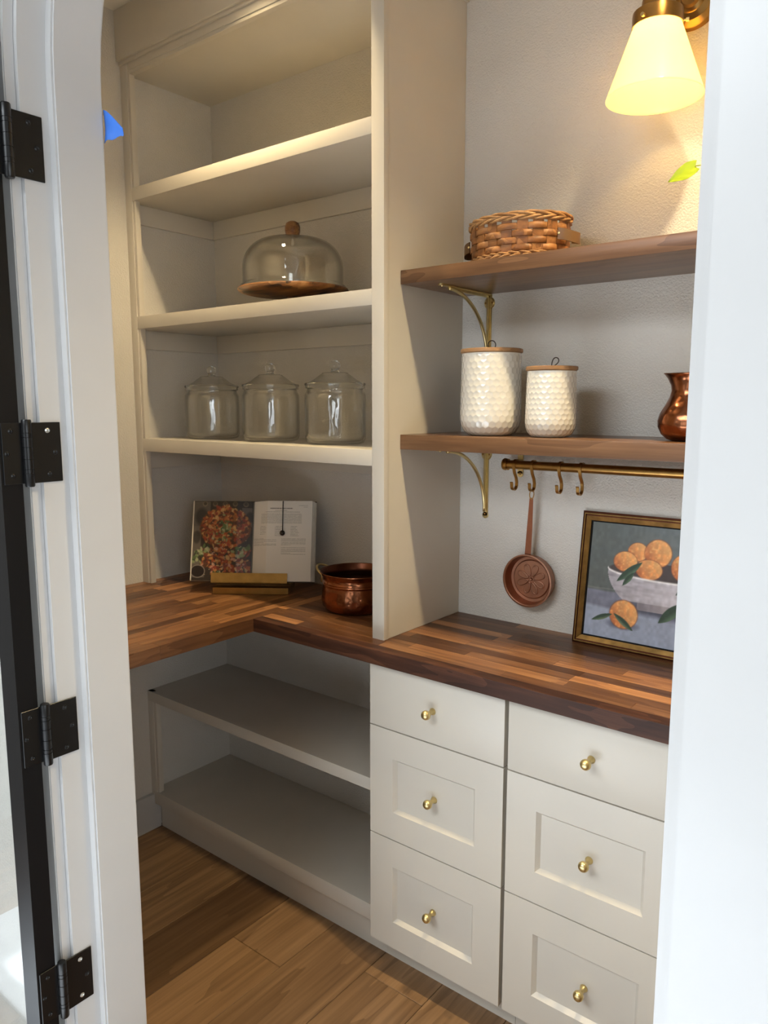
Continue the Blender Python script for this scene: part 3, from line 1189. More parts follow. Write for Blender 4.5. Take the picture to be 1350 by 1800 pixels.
add('frame_edge', frame_ring(0.0, 0.0055, (0.006, 0.004), 0.018), M['gilt_dark'], pt, local=True)
add('frame_bead', frame_ring(0.0055, 0.0080, (0.001, 0.001), 0.018), M['gilt'], pt, local=True)
add('frame_cove', frame_ring(0.0080, 0.0120, (0.006, 0.006), 0.018), M['gilt_dark'], pt, local=True)
add('frame_moulding', frame_ring(0.0120, 0.0230, (0.0005, 0.006), 0.018), M['gilt'], pt, local=True)
add('frame_rabbet', frame_ring(0.0230, 0.0262, (0.009, 0.011), 0.018), M['black'], pt, local=True)
iw, ih = PW - 0.052, PH - 0.052
im = Img(260, 190, iw, ih, (82, 88, 88))
hgt = ih
n1, n2, n3 = im.noise(14, 12, 1), im.noise(60, 30, 2), im.noise(16, 60, 3)
im.put(np.ones_like(im.x), (76, 82, 80), 0.55)
im.put(np.clip(im.x / 0.22 - 0.2, 0, 1), (106, 116, 122), 0.7)
im.put(n1, (92, 92, 84), 0.35)
tt = im.y / hgt
tbl = np.clip((tt - 0.585 + 0.01 * (n3 - 0.5)) / 0.02, 0, 1)
im.put(tbl, (104, 106, 120))
im.put(tbl * n1, (122, 126, 146), 0.6)
im.put(np.clip((tt - 0.74 - 0.06 * (n1 - 0.5) - 0.12 * np.clip(im.x - 0.15, 0, 1)) / 0.03, 0, 1), (144, 152, 170), 0.85)
im.put(np.clip(1 - np.abs(tt - 0.578) / 0.012, 0, 1) * n3, (150, 148, 140), 0.7)


def sh(cx, t, rx, ry, col=(60, 62, 76)):
    m, u, v = im.ell(cx, t * hgt, rx, ry, 0, 0.6)
    im.put(m, col, 0.75)


def orange(cx, t, r, ry=None, hue=0):
    ry = ry or r
    m, u, v = im.ell(cx, t * hgt, r, ry, 0, 0.10)
    im.put(m, (184, 112, 62))
    lit = np.clip(0.55 + 0.45 * u - 0.35 * v, 0, 1)
    im.put(m * lit, (218, 168, 106), 0.75)
    im.put(m * np.clip(-0.2 - 0.7 * u + 0.5 * v, 0, 1), (150, 74, 40), 0.8)
    im.put(m * np.clip(n2 * 1.6 - 0.6, 0, 1), (216, 140, 74), 0.6)
    im.put(m * np.clip(im.noise(90, 70, int(cx * 9000)) * 2 - 1.2, 0, 1), (238, 196, 126), 0.6)
    d = np.sqrt(u * u + v * v)
    im.put(np.clip(1 - np.abs(d - 0.98) / 0.06, 0, 1), (120, 62, 36), 0.55)


BCX = 0.205
# bowl inside and fruit
m, u, v = im.ell(BCX, 0.385 * hgt, 0.155, 0.024, 0, 0.05)
im.put(m, (62, 52, 50))
orange(0.122, 0.225, 0.026, 0.024)
orange(0.335, 0.30, 0.030)
orange(0.285, 0.215, 0.030)
orange(0.236, 0.315, 0.031, 0.034)
orange(0.172, 0.218, 0.034, 0.035)
orange(0.093, 0.318, 0.031, 0.026)
orange(0.300, 0.37, 0.032, 0.026)
orange(0.153, 0.365, 0.034, 0.026)
# bowl outside: everything below the front rim curve
du = (im.x - BCX) / 0.155
rim = (0.385 + 0.070 * np.sqrt(np.clip(1 - du * du, 0, 1))) * hgt
prof = np.clip((im.y - rim) / (0.66 * hgt - 0.385 * hgt), 0, 1.2)
half = 0.155 * np.sqrt(np.clip(1 - prof ** 2.0 * 0.80, 0, 1))
body = (np.abs(im.x - BCX) < half) & (im.y > rim) & (im.y < (0.655) * hgt)
foot = (np.abs(im.x - BCX) < 0.074 - 0.02 * (tt - 0.64)) & (tt > 0.63) & (tt < 0.715)
sh(BCX - 0.03, 0.70, 0.13, 0.022)
im.put(foot.astype(float), (150, 142, 146))
im.put(foot * np.clip(-(im.x - BCX) / 0.08, 0, 1), (104, 98, 106), 0.8)
im.put(body.astype(float), (176, 170, 176))
im.put(body * np.clip(-(im.x - BCX) / 0.15 + 0.1, 0, 1), (124, 118, 124), 0.85)
im.put(body * n3, (204, 202, 210), 0.5)
im.put(np.clip(1 - np.abs(im.y - rim) / 0.0042, 0, 1) * (np.abs(du) < 1), (226, 222, 220))
orange(0.350, 0.80, 0.034)
sh(0.098, 0.865, 0.050, 0.014)
orange(0.100, 0.775, 0.037, 0.037)
G1, G2 = (40, 60, 44), (96, 122, 92)
im.leaf(0.074, 0.50 * hgt, 0.136, 0.305 * hgt, 0.010, G1, G2)
im.leaf(0.090, 0.53 * hgt, 0.118, 0.40 * hgt, 0.007, G1, G2)
im.leaf(0.018, 0.865 * hgt, 0.072, 0.785 * hgt, 0.007, G1, (120, 134, 100))
im.leaf(0.074, 0.775 * hgt, 0.128, 0.905 * hgt, 0.008, G1, (120, 134, 100))
im.leaf(0.186, 0.80 * hgt, 0.246, 0.60 * hgt, 0.014, G1, G2)
im.leaf(0.222, 0.545 * hgt, 0.252, 0.46 * hgt, 0.008, G1, G2)
im.c *= (1.06 + 0.14 * n2[..., None])
add('canvas', im.mesh('canvas', lambda X, Y: (X + 0.026, np.zeros_like(X) + 0.0125, PH - 0.026 - Y)), M['canvas'], pt, local=True)
add('backing', bx(0.004, PW - 0.004, 0.0135, 0.0178, 0.004, PH - 0.004), M['cover'], pt, local=True)

# ------------------------------------------------------------------ cookbook on its brass stand
BKA = R(35.5)
bk_loc = (-1.8535, 1.633, 0.9145)
TL = R(16)           # lean
stn = thing('cookbook_stand', 'brass cookbook stand with a beaded page weight on the corner counter', 'book stand', bk_loc, BKA)


def leanp(x, d, h):
    """page-plane coords: h up the slope, d out of the page"""
    y0, z0 = 0.012, 0.032
    return (x, y0 + h * math.sin(TL) - d * math.cos(TL), z0 + h * math.cos(TL) + d * math.sin(TL))


def lbox(x0, x1, d0, d1, h0, h1):
    b = NB()
    v = [b.verts.new(leanp(*p)) for p in ((x0, d0, h0), (x1, d0, h0), (x1, d1, h0), (x0, d1, h0), (x0, d0, h1), (x1, d0, h1), (x1, d1, h1), (x0, d1, h1))]
    for f in ((3, 2, 1, 0), (4, 5, 6, 7), (0, 1, 5, 4), (1, 2, 6, 5), (2, 3, 7, 6), (3, 0, 4, 7)):
        b.faces.new([v[i] for i in f])
    return b


add('base_bar', bx(-0.124, 0.124, -0.022, 0.10, 0.0, 0.021, bev=0.001), M['brass_flat'], stn, local=True)
lip = lbox(-0.124, 0.124, 0.052, 0.054, -0.006, 0.027)
merge(lip, lbox(-0.124, 0.124, -0.004, 0.054, -0.006, -0.003))
add('ledge', lip, M['brass_flat'], stn, local=True)
add('back_plate', lbox(-0.124, 0.124, -0.008, -0.005, -0.006, 0.20), M['brass_flat'], stn, local=True)
b = NB()
cw = [leanp(0.102, -0.002, 0.262), leanp(0.102, 0.02, 0.266), leanp(0.102, 0.0475, 0.262), leanp(0.1025, 0.0475, 0.20), leanp(0.103, 0.0475, 0.165)]
tube(b, cw, 0.0016, 8)
add('weight_cord', b, M['bead'], stn, smooth='all', local=True)
b = NB()
c0 = leanp(0.103, 0.0505, 0.158)
lathe(b, [(0, -0.009)] + [(0.009 * math.sin(math.pi * i / 12), -0.009 * math.cos(math.pi * i / 12)) for i in range(1, 12)] + [(0, 0.009)], 18, c0)
add('weight_bead', b, M['bead'], stn, smooth='all', local=True)

bk = thing('cookbook', 'open cookbook showing a pizza photograph and a page of text', 'book', bk_loc, BKA)
PGW, PGH = 0.196, 0.262
b = lbox(-0.206, 0.206, 0.0, 0.003, 0.0, 0.268)
add('cover', b, M['cover'], bk, local=True)


def page_block(s, thick):
    """fanned block of pages on one side, thicker at the gutter side; outer edges step"""
    b = NB()
    n = 14
    pr = []
    for i in range(n + 1):
        u = i / n
        pr.append((s * (0.002 + PGW * u), 0.003 + thick * min(1.0, 0.35 + 2.6 * u) * (1.0 if u < 0.97 else 0.98)))
    A = [[b.verts.new(leanp(x, d, h)) for x, d in pr] for h in (0.002, 0.002 + PGH)]
    Bt = [[b.verts.new(leanp(x + s * 0.008 * (1 if i == n else 0), 0.003, h)) for i, (x, d) in enumerate(pr)] for h in (0.002, 0.002 + PGH)]
    for i in range(n):
        b.faces.new((A[0][i], A[0][i + 1], A[1][i + 1], A[1][i]))
        b.faces.new((A[0][i], A[0][i + 1], Bt[0][i + 1], Bt[0][i]))
        b.faces.new((A[1][i], A[1][i + 1], Bt[1][i + 1], Bt[1][i]))
        b.faces.new((Bt[0][i], Bt[0][i + 1], Bt[1][i + 1], Bt[1][i]))
    for k in (0, n):
        b.faces.new((A[0][k], A[1][k], Bt[1][k], Bt[0][k]))
    return b


TKL, TKR = 0.030, 0.040
add('page_block', page_block(-1, TKL), M['paper'], bk, local=True)
add('page_block', page_block(1, TKR), M['paper'], bk, local=True)


def pagept(s, thick):
    def f(X, Y):
        u = X / PGW if s > 0 else 1 - X / PGW
        d = 0.003 + thick * np.minimum(1.0, 0.35 + 2.6 * u) + 0.0006
        x = s * (0.002 + PGW * u)
        h = 0.002 + PGH - Y
        y0, z0 = 0.012, 0.032
        return (x, y0 + h * math.sin(TL) - d * math.cos(TL), z0 + h * math.cos(TL) + d * math.sin(TL))
    return f


# left page: photograph of a pizza and sandwiches on a dark table
im = Img(150, 190, PGW, PGH, (44, 36, 32))
rs = np.random.RandomState(11)


def blob(u, v, ru, rv, col, a=1.0, rot=0.0, soft=0.35):
    m, _, _ = im.ell(u * PGW, v * PGH, ru * PGW, rv * PGW, rot, soft)
    im.put(m, col, a)


for (u, v, ru, rv) in ((0.12, 0.20, 0.17, 0.19), (0.05, 0.46, 0.10, 0.14), (0.10, 0.86, 0.13, 0.10), (0.92, 0.2, 0.1, 0.12), (0.06, 0.70, 0.08, 0.1)):
    m = (np.abs(im.x / PGW - u) < ru) & (np.abs(im.y / PGH - v) < rv)
    im.put(m.astype(float), (112, 104, 96), 0.75)
    blob(u + 0.03, v, ru * 0.75, rv * 0.9, (44, 40, 42), 0.85)
for i in range(5):
    blob(0.2 + 0.17 * i, 0.04, 0.05, 0.05, (170, 150, 120), 0.6)
    blob(0.2 + 0.17 * i, 0.035, 0.035, 0.035, (50, 42, 36), 0.8)
blob(0.55, 0.34, 0.44, 0.36, (120, 66, 30), 1, 0, 0.08)
blob(0.55, 0.35, 0.40, 0.32, (150, 88, 40), 1, 0, 0.2)
PAL = [(176, 76, 34), (136, 46, 26), (204, 142, 74), (92, 40, 22), (220, 176, 112), (188, 100, 46), (70, 34, 22), (160, 60, 40)]
GRN = [(84, 112, 60), (48, 70, 40), (142, 158, 106), (176, 178, 140)]
for i in range(520):
    a, r = rs.rand() * 6.283, math.sqrt(rs.rand()) * 0.40
    blob(0.55 + r * math.cos(a), 0.34 + r * math.sin(a) * 0.70, 0.012 + 0.045 * rs.rand(), 0.010 + 0.03 * rs.rand(), PAL[rs.randint(8)], 0.8, rs.rand() * 3)
for i in range(46):
    a, r = rs.rand() * 6.283, rs.rand() * 0.2
    blob(0.52 + r * math.cos(a), 0.36 + r * math.sin(a), 0.02 + 0.03 * rs.rand(), 0.012 + 0.02 * rs.rand(), GRN[rs.randint(4)], 0.8, rs.rand() * 3)
for i in range(300):
    u, v = rs.uniform(0.18, 0.98), rs.uniform(0.60, 0.97)
    if u < 0.35 and v > 0.84:
        continue
    blob(u, v, 0.015 + 0.045 * rs.rand(), 0.012 + 0.035 * rs.rand(), (PAL + [(206, 160, 136), (120, 52, 44)])[rs.randint(10)], 0.85, rs.rand() * 3)
for (u, v) in ((0.12, 0.66), (0.22, 0.60), (0.75, 0.62), (0.82, 0.66), (0.88, 0.60), (0.45, 0.93), (0.55, 0.95), (0.10, 0.74)):
    for i in range(9):
        blob(u + rs.uniform(-0.07, 0.07), v + rs.uniform(-0.04, 0.04), 0.03 + 0.03 * rs.rand(), 0.015 + 0.02 * rs.rand(), GRN[rs.randint(4)], 0.85, rs.rand() * 3)
for i in range(60):
    blob(rs.uniform(0.2, 0.9), rs.uniform(0.1, 0.95), 0.010, 0.008, (238, 214, 170), 0.7)
blob(0.12, 0.885, 0.13, 0.115, (150, 140, 132), 1, 0, 0.1)
blob(0.12, 0.885, 0.115, 0.10, (30, 20, 20), 1, 0, 0.1)
im.c = im.c * 0.86 + 0.06 * np.array((92, 66, 46))
im.put((im.x > PGW * 0.985).astype(float), (30, 22, 20), 0.8)
im.put((im.x < PGW * 0.02).astype(float), (206, 198, 184))
add('photo_page', im.mesh('photo_page', pagept(-1, TKL)), M['print'], bk, local=True)
# right page: illegible small print
im = Img(170, 210, PGW, PGH, (222, 217, 210))
gy, gx = np.mgrid[0:210, 0:170]
rs = np.random.RandomState(5)


def textline(u0, u1, v, dark=0.45, wt=1):
    r = int(v * 209)
    a, b = int(u0 * 169), int(u1 * 169)
    for i in range(a, b):
        k = dark * (0.55 + 0.45 * rs.rand()) * (0.25 if rs.rand() < 0.14 else 1)
        im.c[r:r + wt, i] *= (1 - k)


textline(0.30, 0.68, 0.095, 0.75, 2)
textline(0.38, 0.58, 0.120, 0.45)
textline(0.20, 0.80, 0.140, 0.5)
textline(0.78, 0.93, 0.062, 0.4)
textline(0.86, 0.93, 0.077, 0.4)
for k in range(9):
    textline(0.14, 0.83, 0.165 + 0.0145 * k, 0.42)
for (a, b, n) in ((0.13, 0.28, 6), (0.39, 0.54, 7), (0.65, 0.82, 7)):
    for k in range(n):
        textline(a, a + (b - a) * rs.uniform(0.5, 1.0), 0.325 + 0.0185 * k, 0.48)
for k in range(6):
    textline(0.02, 0.42 if k % 3 else 0.2, 0.475 + 0.0165 * k, 0.42)
for k in range(13):
    if k not in (6,):
        textline(0.50, 0.91 if k % 6 != 5 else 0.66, 0.475 + 0.0160 * k, 0.40)
add('text_page', im.mesh('text_page', pagept(1, TKR)), M['print'], bk, local=True)
# a few loose page edges fanning out at the right-hand side
for k in range(5):
    d = 0.006 + 0.0072 * k
    add('page_edge', lbox(0.198, 0.1985 + 0.0075 * (1 - k / 5.5), d, d + 0.0008, 0.003, 0.262), M['paper'], bk, local=True)
for k in range(4):
    d = 0.006 + 0.0065 * k
    add('page_edge', lbox(-0.1985 - 0.0070 * (1 - k / 4.5), -0.198, d, d + 0.0008, 0.003, 0.262), M['paper'], bk, local=True)

# ------------------------------------------------------------------ hammered copper pot
pcx, pcy = -1.462, 1.700
po = thing('copper_pot', 'hammered copper pot with a dark inside beside the cookbook stand', 'pot', (pcx, pcy, 0.9145))
PRR = 0.104
b = NB()
lathe(b, [(0, 0.0), (0.080, 0.0), (0.092, 0.004), (0.101, 0.016), (0.1035, 0.034), (0.1015, 0.058), (0.0985, 0.075), (0.0985, 0.079), (0.1005, 0.0805), (0.1005, 0.083),
          (0.0985, 0.0845), (0.1003, 0.0865), (0.1003, 0.089), (0.0985, 0.0905), (0.1005, 0.103), (0.1065, 0.113), (0.1085, 0.1155), (0.1075, 0.118), (0.1045, 0.1165)], 96)
add('pot_wall', b, M['copper'], po, smooth='all', local=True)
b = NB()
lathe(b, [(0.1048, 0.1168), (0.0985, 0.103), (0.0960, 0.0905), (0.0975, 0.088), (0.0955, 0.0845), (0.0975, 0.082), (0.0955, 0.076), (0.0985, 0.05), (0.098, 0.02), (0.088, 0.006), (0, 0.004)], 72)
add('lining', b, M['copper_dark'], po, smooth='all', local=True)
for sg in (1, -1):
    b = NB()
    pts = []
    d0 = Vector((-0.93, -0.12, 0)).normalized() * sg
    t0 = Vector((-d0.y, d0.x, 0))
    for i in range(17):
        a = math.pi * i / 16
        pts.append(d0 * (0.1005 + 0.036 * math.sin(a)) + t0 * (0.034 * math.cos(a)) + Vector((0, 0, 0.098 + 0.022 * math.sin(a))))
    pts = [d0 * 0.1015 + t0 * 0.034 + Vector((0, 0, 0.076))] + pts + [d0 * 0.1015 - t0 * 0.034 + Vector((0, 0, 0.076))]
    tube(b, pts, 0.0034, 8)
    add('handle', b, M['brass'], po, smooth='all', local=True)

# ------------------------------------------------------------------ glass jars with lids
def jar(x, y, label):
    t = thing('glass_jar', label, 'jar', (x, y, 1.4115), 0, 'glass jars on the shelf')
    b = NB()
    lathe(b, [(0, 0.008), (0.072, 0.008), (0.080, 0.012), (0.0845, 0.022), (0.0850, 0.120), (0.0842, 0.140), (0.0805, 0.146), (0.0785, 0.150), (0.0785, 0.158)][::-1]
          + [(0, 0.008)][:0], 72)
    lathe(b, [(0, 0.0005), (0.074, 0.0), (0.083, 0.004), (0.0875, 0.014), (0.0885, 0.03), (0.0885, 0.126), (0.0875, 0.142), (0.0835, 0.148), (0.0815, 0.152), (0.0815, 0.1575), (0.0785, 0.158)], 72)
    add('jar_body', b, M['glass'], t, smooth='all', local=True)
    b = NB()
    lathe(b, [(0.0800, 0.1582), (0.0850, 0.1590), (0.0865, 0.1620), (0.0855, 0.1655), (0.0885, 0.1690), (0.0888, 0.1725), (0.0860, 0.1748), (0.0800, 0.1750), (0.0775, 0.1700), (0.0785, 0.1640), (0.0770, 0.1600), (0.0800, 0.1582)], 72)
    add('lid_rim', b, M['solid_glass'], t, smooth='all', local=True)
    b = NB()
    lathe(b, [(0.0800, 0.1752), (0.0620, 0.1840), (0.0460, 0.1960), (0.0380, 0.2010), (0.0375, 0.2035), (0.0310, 0.2045), (0.0180, 0.2055), (0.0, 0.2058)], 64)
    add('lid_dome', b, M['glass'], t, smooth='all', local=True)
    b = NB()
    lathe(b, [(0, 0.2062), (0.0135, 0.2062), (0.0115, 0.2085), (0.0098, 0.2115), (0.0112, 0.2140), (0.0145, 0.2185), (0.0160, 0.2245), (0.0145, 0.2310), (0.0100, 0.2365), (0.004, 0.2390), (0, 0.2395)], 36)
    add('lid_knob', b, M['solid_glass'], t, smooth='all', local=True)
    return t


jar(-2.048, 1.652, 'glass jar with round knob lid, left of the three on the shelf')
jar(-1.768, 1.655, 'glass jar with round knob lid, middle of the three on the shelf')
jar(-1.499, 1.656, 'glass jar with round knob lid, right of three, against the tower panel')

# ------------------------------------------------------------------ cake stand with glass dome
ckx, cky = -1.686, 1.680
ck = thing('cake_stand', 'footed wooden cake stand on the second shelf', 'cake stand', (ckx, cky, 1.8105))
b = NB()
lathe(b, [(0, 0), (0.052, 0), (0.054, 0.004), (0.042, 0.009), (0.020, 0.014), (0.0165, 0.024), (0.020, 0.034), (0.05, 0.038), (0, 0.038)], 48)
add('foot', b, M['acacia'], ck, smooth=True, local=True)
b = NB()
lathe(b, [(0, 0.034), (0.06, 0.036), (0.150, 0.045), (0.163, 0.049), (0.1665, 0.053), (0.165, 0.057), (0.158, 0.058), (0, 0.057)], 72)
add('plate', b, M['acacia'], ck, smooth=True, local=True)
dm = thing('cake_dome', 'clear glass cake dome with a wooden knob on the wooden stand', 'cake dome', (ckx, cky, 1.8690))
b = NB()
P0 = [(0.158, 0.0), (0.1585, 0.006), (0.1515, 0.011), (0.1505, 0.014), (0.1505, 0.055)]
for i in range(1, 13):
    a = math.pi / 2 * i / 12
    P0.append((0.1505 * (0.42 + 0.58 * math.cos(a)) if i < 12 else 0.0632, 0.055 + 0.088 * math.sin(a) ** 0.95))
P0 += [(0.04, 0.1465), (0.0, 0.148)]
lathe(b, P0, 80)
Pin = [(max(0, r - 0.003), max(0.0, h - 0.003) if h > 0.05 else h) for r, h in P0]
lathe(b, Pin, 80)
add('glass_cover', b, M['dome'], dm, smooth='all', local=True)
b = NB()
lathe(b, [(0, 0.147), (0.015, 0.148), (0.0195, 0.153), (0.0225, 0.166), (0.0225, 0.178), (0.019, 0.189), (0.011, 0.194), (0, 0.195)], 32)
add('knob', b, M['acacia'], dm, smooth='all', local=True)
b = NB()
lathe(b, [(0, 0.125), (0.004, 0.1255), (0.0055, 0.128), (0.0045, 0.134), (0.003, 0.145)], 16)
add('knob_screw', b, M['steel'], dm, smooth='all', local=True)


# ------------------------------------------------------------------ honeycomb canisters
def canister(x, y, Rr, Hh, label, ncell, loop_r, loop_rot):
    t = thing('canister', label, 'canister', (x, y, 1.4485), 0, 'honeycomb ceramic canisters')
    # outline: small base, round shoulder, straight wall
    prof = []
    rb = Rr * 0.60
    hb = Rr * 0.62
    nb_, nw = 34, 120
    prof.append((rb, 0.0))
    for i in range(1, nb_ + 1):
        a = math.pi / 2 * i / nb_
        prof.append((rb + (Rr - rb) * math.sin(a) ** 0.9, hb * (1 - math.cos(a)) ** 1.0))
    for i in range(1, nw + 1):
        u = i / nw
        prof.append((Rr - 0.0025 * u, hb + (Hh - hb) * u))
    # arc length for square honeycomb cells
    s = [0.0]
    for (r0, h0), (r1, h1) in zip(prof[:-1], prof[1:]):
        s.append(s[-1] + math.hypot(r1 - r0, h1 - h0))
    seg = 288
    cell = 2 * math.pi * Rr / ncell
    rowh = cell * 0.866
    th = np.arange(seg) / seg * ncell          # in cells
    rows_ = []
    S_ = s[-1]
    for (r, h), sv in zip(prof, s):
        vrow = sv / rowh
        best = np.full(seg, 9.0)
        for k in (math.floor(vrow) - 1, math.floor(vrow), math.floor(vrow) + 1, math.floor(vrow) + 2):
            off = 0.5 * (k % 2)
            dxx = (th - off) - np.round(th - off)
            d = np.sqrt(dxx ** 2 + ((vrow - k) * 0.866) ** 2)
            best = np.minimum(best, d)
        q = np.clip(best / 0.56, 0, 1)
        fade = min(1.0, sv / 0.008) * min(1.0, (S_ - sv) / 0.004)
        rows_.append((r + (-0.0013 * (1 - q ** 2.2)) * fade * 1.05, h))
    V = []
    ang = np.arange(seg) / seg * 2 * math.pi
    for rr, h in rows_:
        V.append(np.stack([rr * np.cos(ang), rr * np.sin(ang), np.full(seg, h)], -1))
    V = np.concatenate(V).tolist()
    F = []
    nr = len(rows_)
    for i in range(nr - 1):
        for j in range(seg):
            k = (j + 1) % seg
            F.append((i * seg + j, i * seg + k, (i + 1) * seg + k, (i + 1) * seg + j))
    V.append((0, 0, 0.0))
    c0 = len(V) - 1
    V.append((0, 0, Hh))
    c1 = len(V) - 1
    for j in range(seg):
        k = (j + 1) % seg
        F.append((k, j, c0))
        F.append(((nr - 1) * seg + j, (nr - 1) * seg + k, c1))
    me = bpy.data.meshes.new('canister_body')
    me.from_pydata(V, [], F)
    me.update()
    add('canister_body', me, M['ceramic'], t, smooth='all', local=True)
    b = NB()
    rl_ = Rr + 0.0002
    lathe(b, [(0, Hh), (rl_ - 0.004, Hh), (rl_ - 0.002, Hh + 0.0015), (rl_, Hh + 0.003), (rl_, Hh + 0.0095), (rl_ - 0.0015, Hh + 0.011), (0, Hh + 0.011)], 64)
    add('lid', b, M['lidwood'], t, smooth=True, local=True)
    b = NB()
    pts = []
    for i in range(24):
        a = 2 * math.pi * i / 24 - math.pi / 2
        u, w = loop_r * math.cos(a), loop_r * 1.12 * (math.sin(a) + 1)
        if loop_rot:
            u, w = u * 0.62 * (0.55 + 0.45 * (w / loop_r / 1.2)), w
            u, w = u * math.cos(loop_rot) + w * math.sin(loop_rot), -u * math.sin(loop_rot) + w * math.cos(loop_rot)
        pts.append((u * 0.8, u * 0.6, Hh + 0.011 + max(0, w)))
    tube(b, pts, 0.0013, 8, closed=True)
    add('pull_loop', b, M['cord'], t, smooth='all', local=True)
    return t


canister(-0.995, 1.680, 0.0770, 0.2015, 'taller white honeycomb canister with wooden lid in front of the bracket', 29, 0.0095, 0.0)
canister(-0.830, 1.680, 0.0605, 0.1545, 'shorter white honeycomb canister with wooden lid', 27, 0.0105, 0.55)

# ------------------------------------------------------------------ copper jug
jg = thing('copper_jug', 'round-bellied hammered copper jug at the right end of the lower shelf', 'jug', (-0.505, 1.690, 1.4485))
b = NB()
jp = [(0, 0.0), (0.040, 0.0), (0.050, 0.003), (0.062, 0.014), (0.0695, 0.030), (0.0705, 0.042), (0.066, 0.058), (0.056, 0.076), (0.048, 0.092), (0.0445, 0.106), (0.0445, 0.118), (0.0475, 0.132), (0.0515, 0.140),
      (0.0530, 0.1415), (0.0520, 0.1430), (0.049, 0.1405), (0.043, 0.120), (0.043, 0.105), (0.054, 0.075), (0.067, 0.042), (0.055, 0.01), (0, 0.006)]
lathe(b, jp, 72)
for v in b.verts:          # pouring lip towards -x
    if v.co.z > 0.112:
        f = (v.co.z - 0.112) / 0.03
        a = math.atan2(v.co.y + 0.01, -v.co.x)
        w = math.exp(-(a / 0.42) ** 2)
        v.co.x -= 0.010 * f * w
        v.co.z += 0.001 * f * w
add('jug_body', b, M['copper'], jg, smooth='all', local=True)
b = NB()
pts = [(0.046, 0.0, 0.128), (0.070, 0, 0.132), (0.092, 0, 0.116), (0.098, 0, 0.090), (0.090, 0, 0.064), (0.069, 0, 0.048)]
tube(b, pts, 0.0045, 10)
add('handle', b, M['copper_soft'], jg, smooth='all', local=True)

# ------------------------------------------------------------------ woven basket
bkx, bky, bkz = -0.937, 1.702, 1.8585
ba = thing('woven_basket', 'oval woven willow basket with leather handles on the upper shelf', 'basket', (bkx, bky, bkz))
EA, EB = 0.122, 0.098


def oval(t, r=0.0, k=1.0):
    return ((EA * k + r) * math.cos(t), (EB * k + r) * math.sin(t))


NS = 20
for k in range(NS):
    t = 2 * math.pi * (k + 0.5) / NS
    pts = []
    for i in range(9):
        u = i / 8
        x, y = oval(t, 0.0, 0.965 + 0.035 * u)
        pts.append((x, y, 0.006 + 0.086 * u))
    tx, ty = -math.sin(t) * EA, math.cos(t) * EB
    b = NB()
    strap(b, pts, (tx, ty, 0), 0.0125, 0.0009)
    add('stake', b, M['wicker'], ba, local=True)
NR = 4
rowh = 0.0152
for r_ in range(NR):
    z0 = 0.0245 + r_ * (rowh + 0.0006)
    n = NS * 8
    b = NB()
    rings = []
    for i in range(n):
        t = 2 * math.pi * i / n
        ph = (i / 8.0) + (0 if r_ % 2 == 0 else 1)
        s = math.sin(math.pi * ph)
        s = math.copysign(abs(s) ** 0.55, s)
        off = 0.0026 * s
        kk = 0.965 + 0.035 * (z0 / 0.092)
        rings.append([])
        for (dr, dz) in ((-0.0009, -rowh / 2), (0.0012, -rowh / 2 + 0.0012), (0.0016, 0), (0.0012, rowh / 2 - 0.0012), (-0.0009, rowh / 2)):
            x, y = oval(t, off + dr, kk)
            rings[-1].append(b.verts.new((x, y, z0 + dz)))
    for i in range(n):
        A, B = rings[i], rings[(i + 1) % n]
        for j in range(5):
            l = (j + 1) % 5
            b.faces.new((A[j], A[l], B[l], B[j]))
    add('weaver', b, M['wicker'], ba, smooth='all', local=True)


def rope(z0, nstr, amp, lay, rad, name, tw):
    for s_ in range(nstr):
        b = NB()
        pts = []
        n = 220
        for i in range(n):
            t = 2 * math.pi * i / n
            a = tw * t + 2 * math.pi * s_ / nstr
            x, y = oval(t, amp * math.cos(a), 0.965 + 0.035 * (z0 / 0.092))
            pts.append((x, y, z0 + lay * math.sin(a)))
        tube(b, pts, rad, 7, closed=True)
        add(name, b, M['reed'], ba, smooth='all', local=True)


rope(0.0072, 2, 0.0034, 0.0028, 0.0030, 'bottom_braid', 15)
rope(0.0140, 2, 0.0034, 0.0016, 0.0026, 'bottom_braid', -15)
rope(0.0905, 3, 0.0042, 0.0036, 0.0032, 'rim_braid', 7)
rope(0.0985, 3, 0.0046, 0.0036, 0.0032, 'rim_braid', -6)
b = NB()
lathe(b, [(0, 0.0005), (0.93, 0.0005), (0.93, 0.004), (0, 0.004)], 48)
for v in b.verts:
    v.co.x *= EA
    v.co.y *= EB
add('basket_base', b, M['wicker'], ba, local=True)
for t0 in (R(-2), R(180 - 4)):
    b = NB()
    pts = []
    for i in range(15):
        u = i / 14
        t = t0 + R(19) * (u - 0.5) * 2
        x, y = oval(t, 0.006 + 0.026 * math.sin(math.pi * u) ** 0.7, 1.0)
        pts.append((x, y, 0.054 - 0.010 * math.sin(math.pi * u)))
    strap(b, pts, (0, 0, 1), 0.0125, 0.0016)
    hnd = add('handle', b, M['leather'], ba, smooth=True, local=True)
    for u in (0, 14):
        x, y, z = pts[u]
        s = NB()
        lathe(s, [(0, 0.002), (0.0025, 0.0015), (0.0032, 0.0)], 12, (x * 1.02, y * 1.02, z), 'Z')
        for v in s.verts:
            dz = v.co.z - z
            v.co.z = z + (v.co.y - y * 1.02)
            v.co.y = y * 1.02 - dz
        add('rivet', s, M['brass'], hnd, smooth=True, local=True)

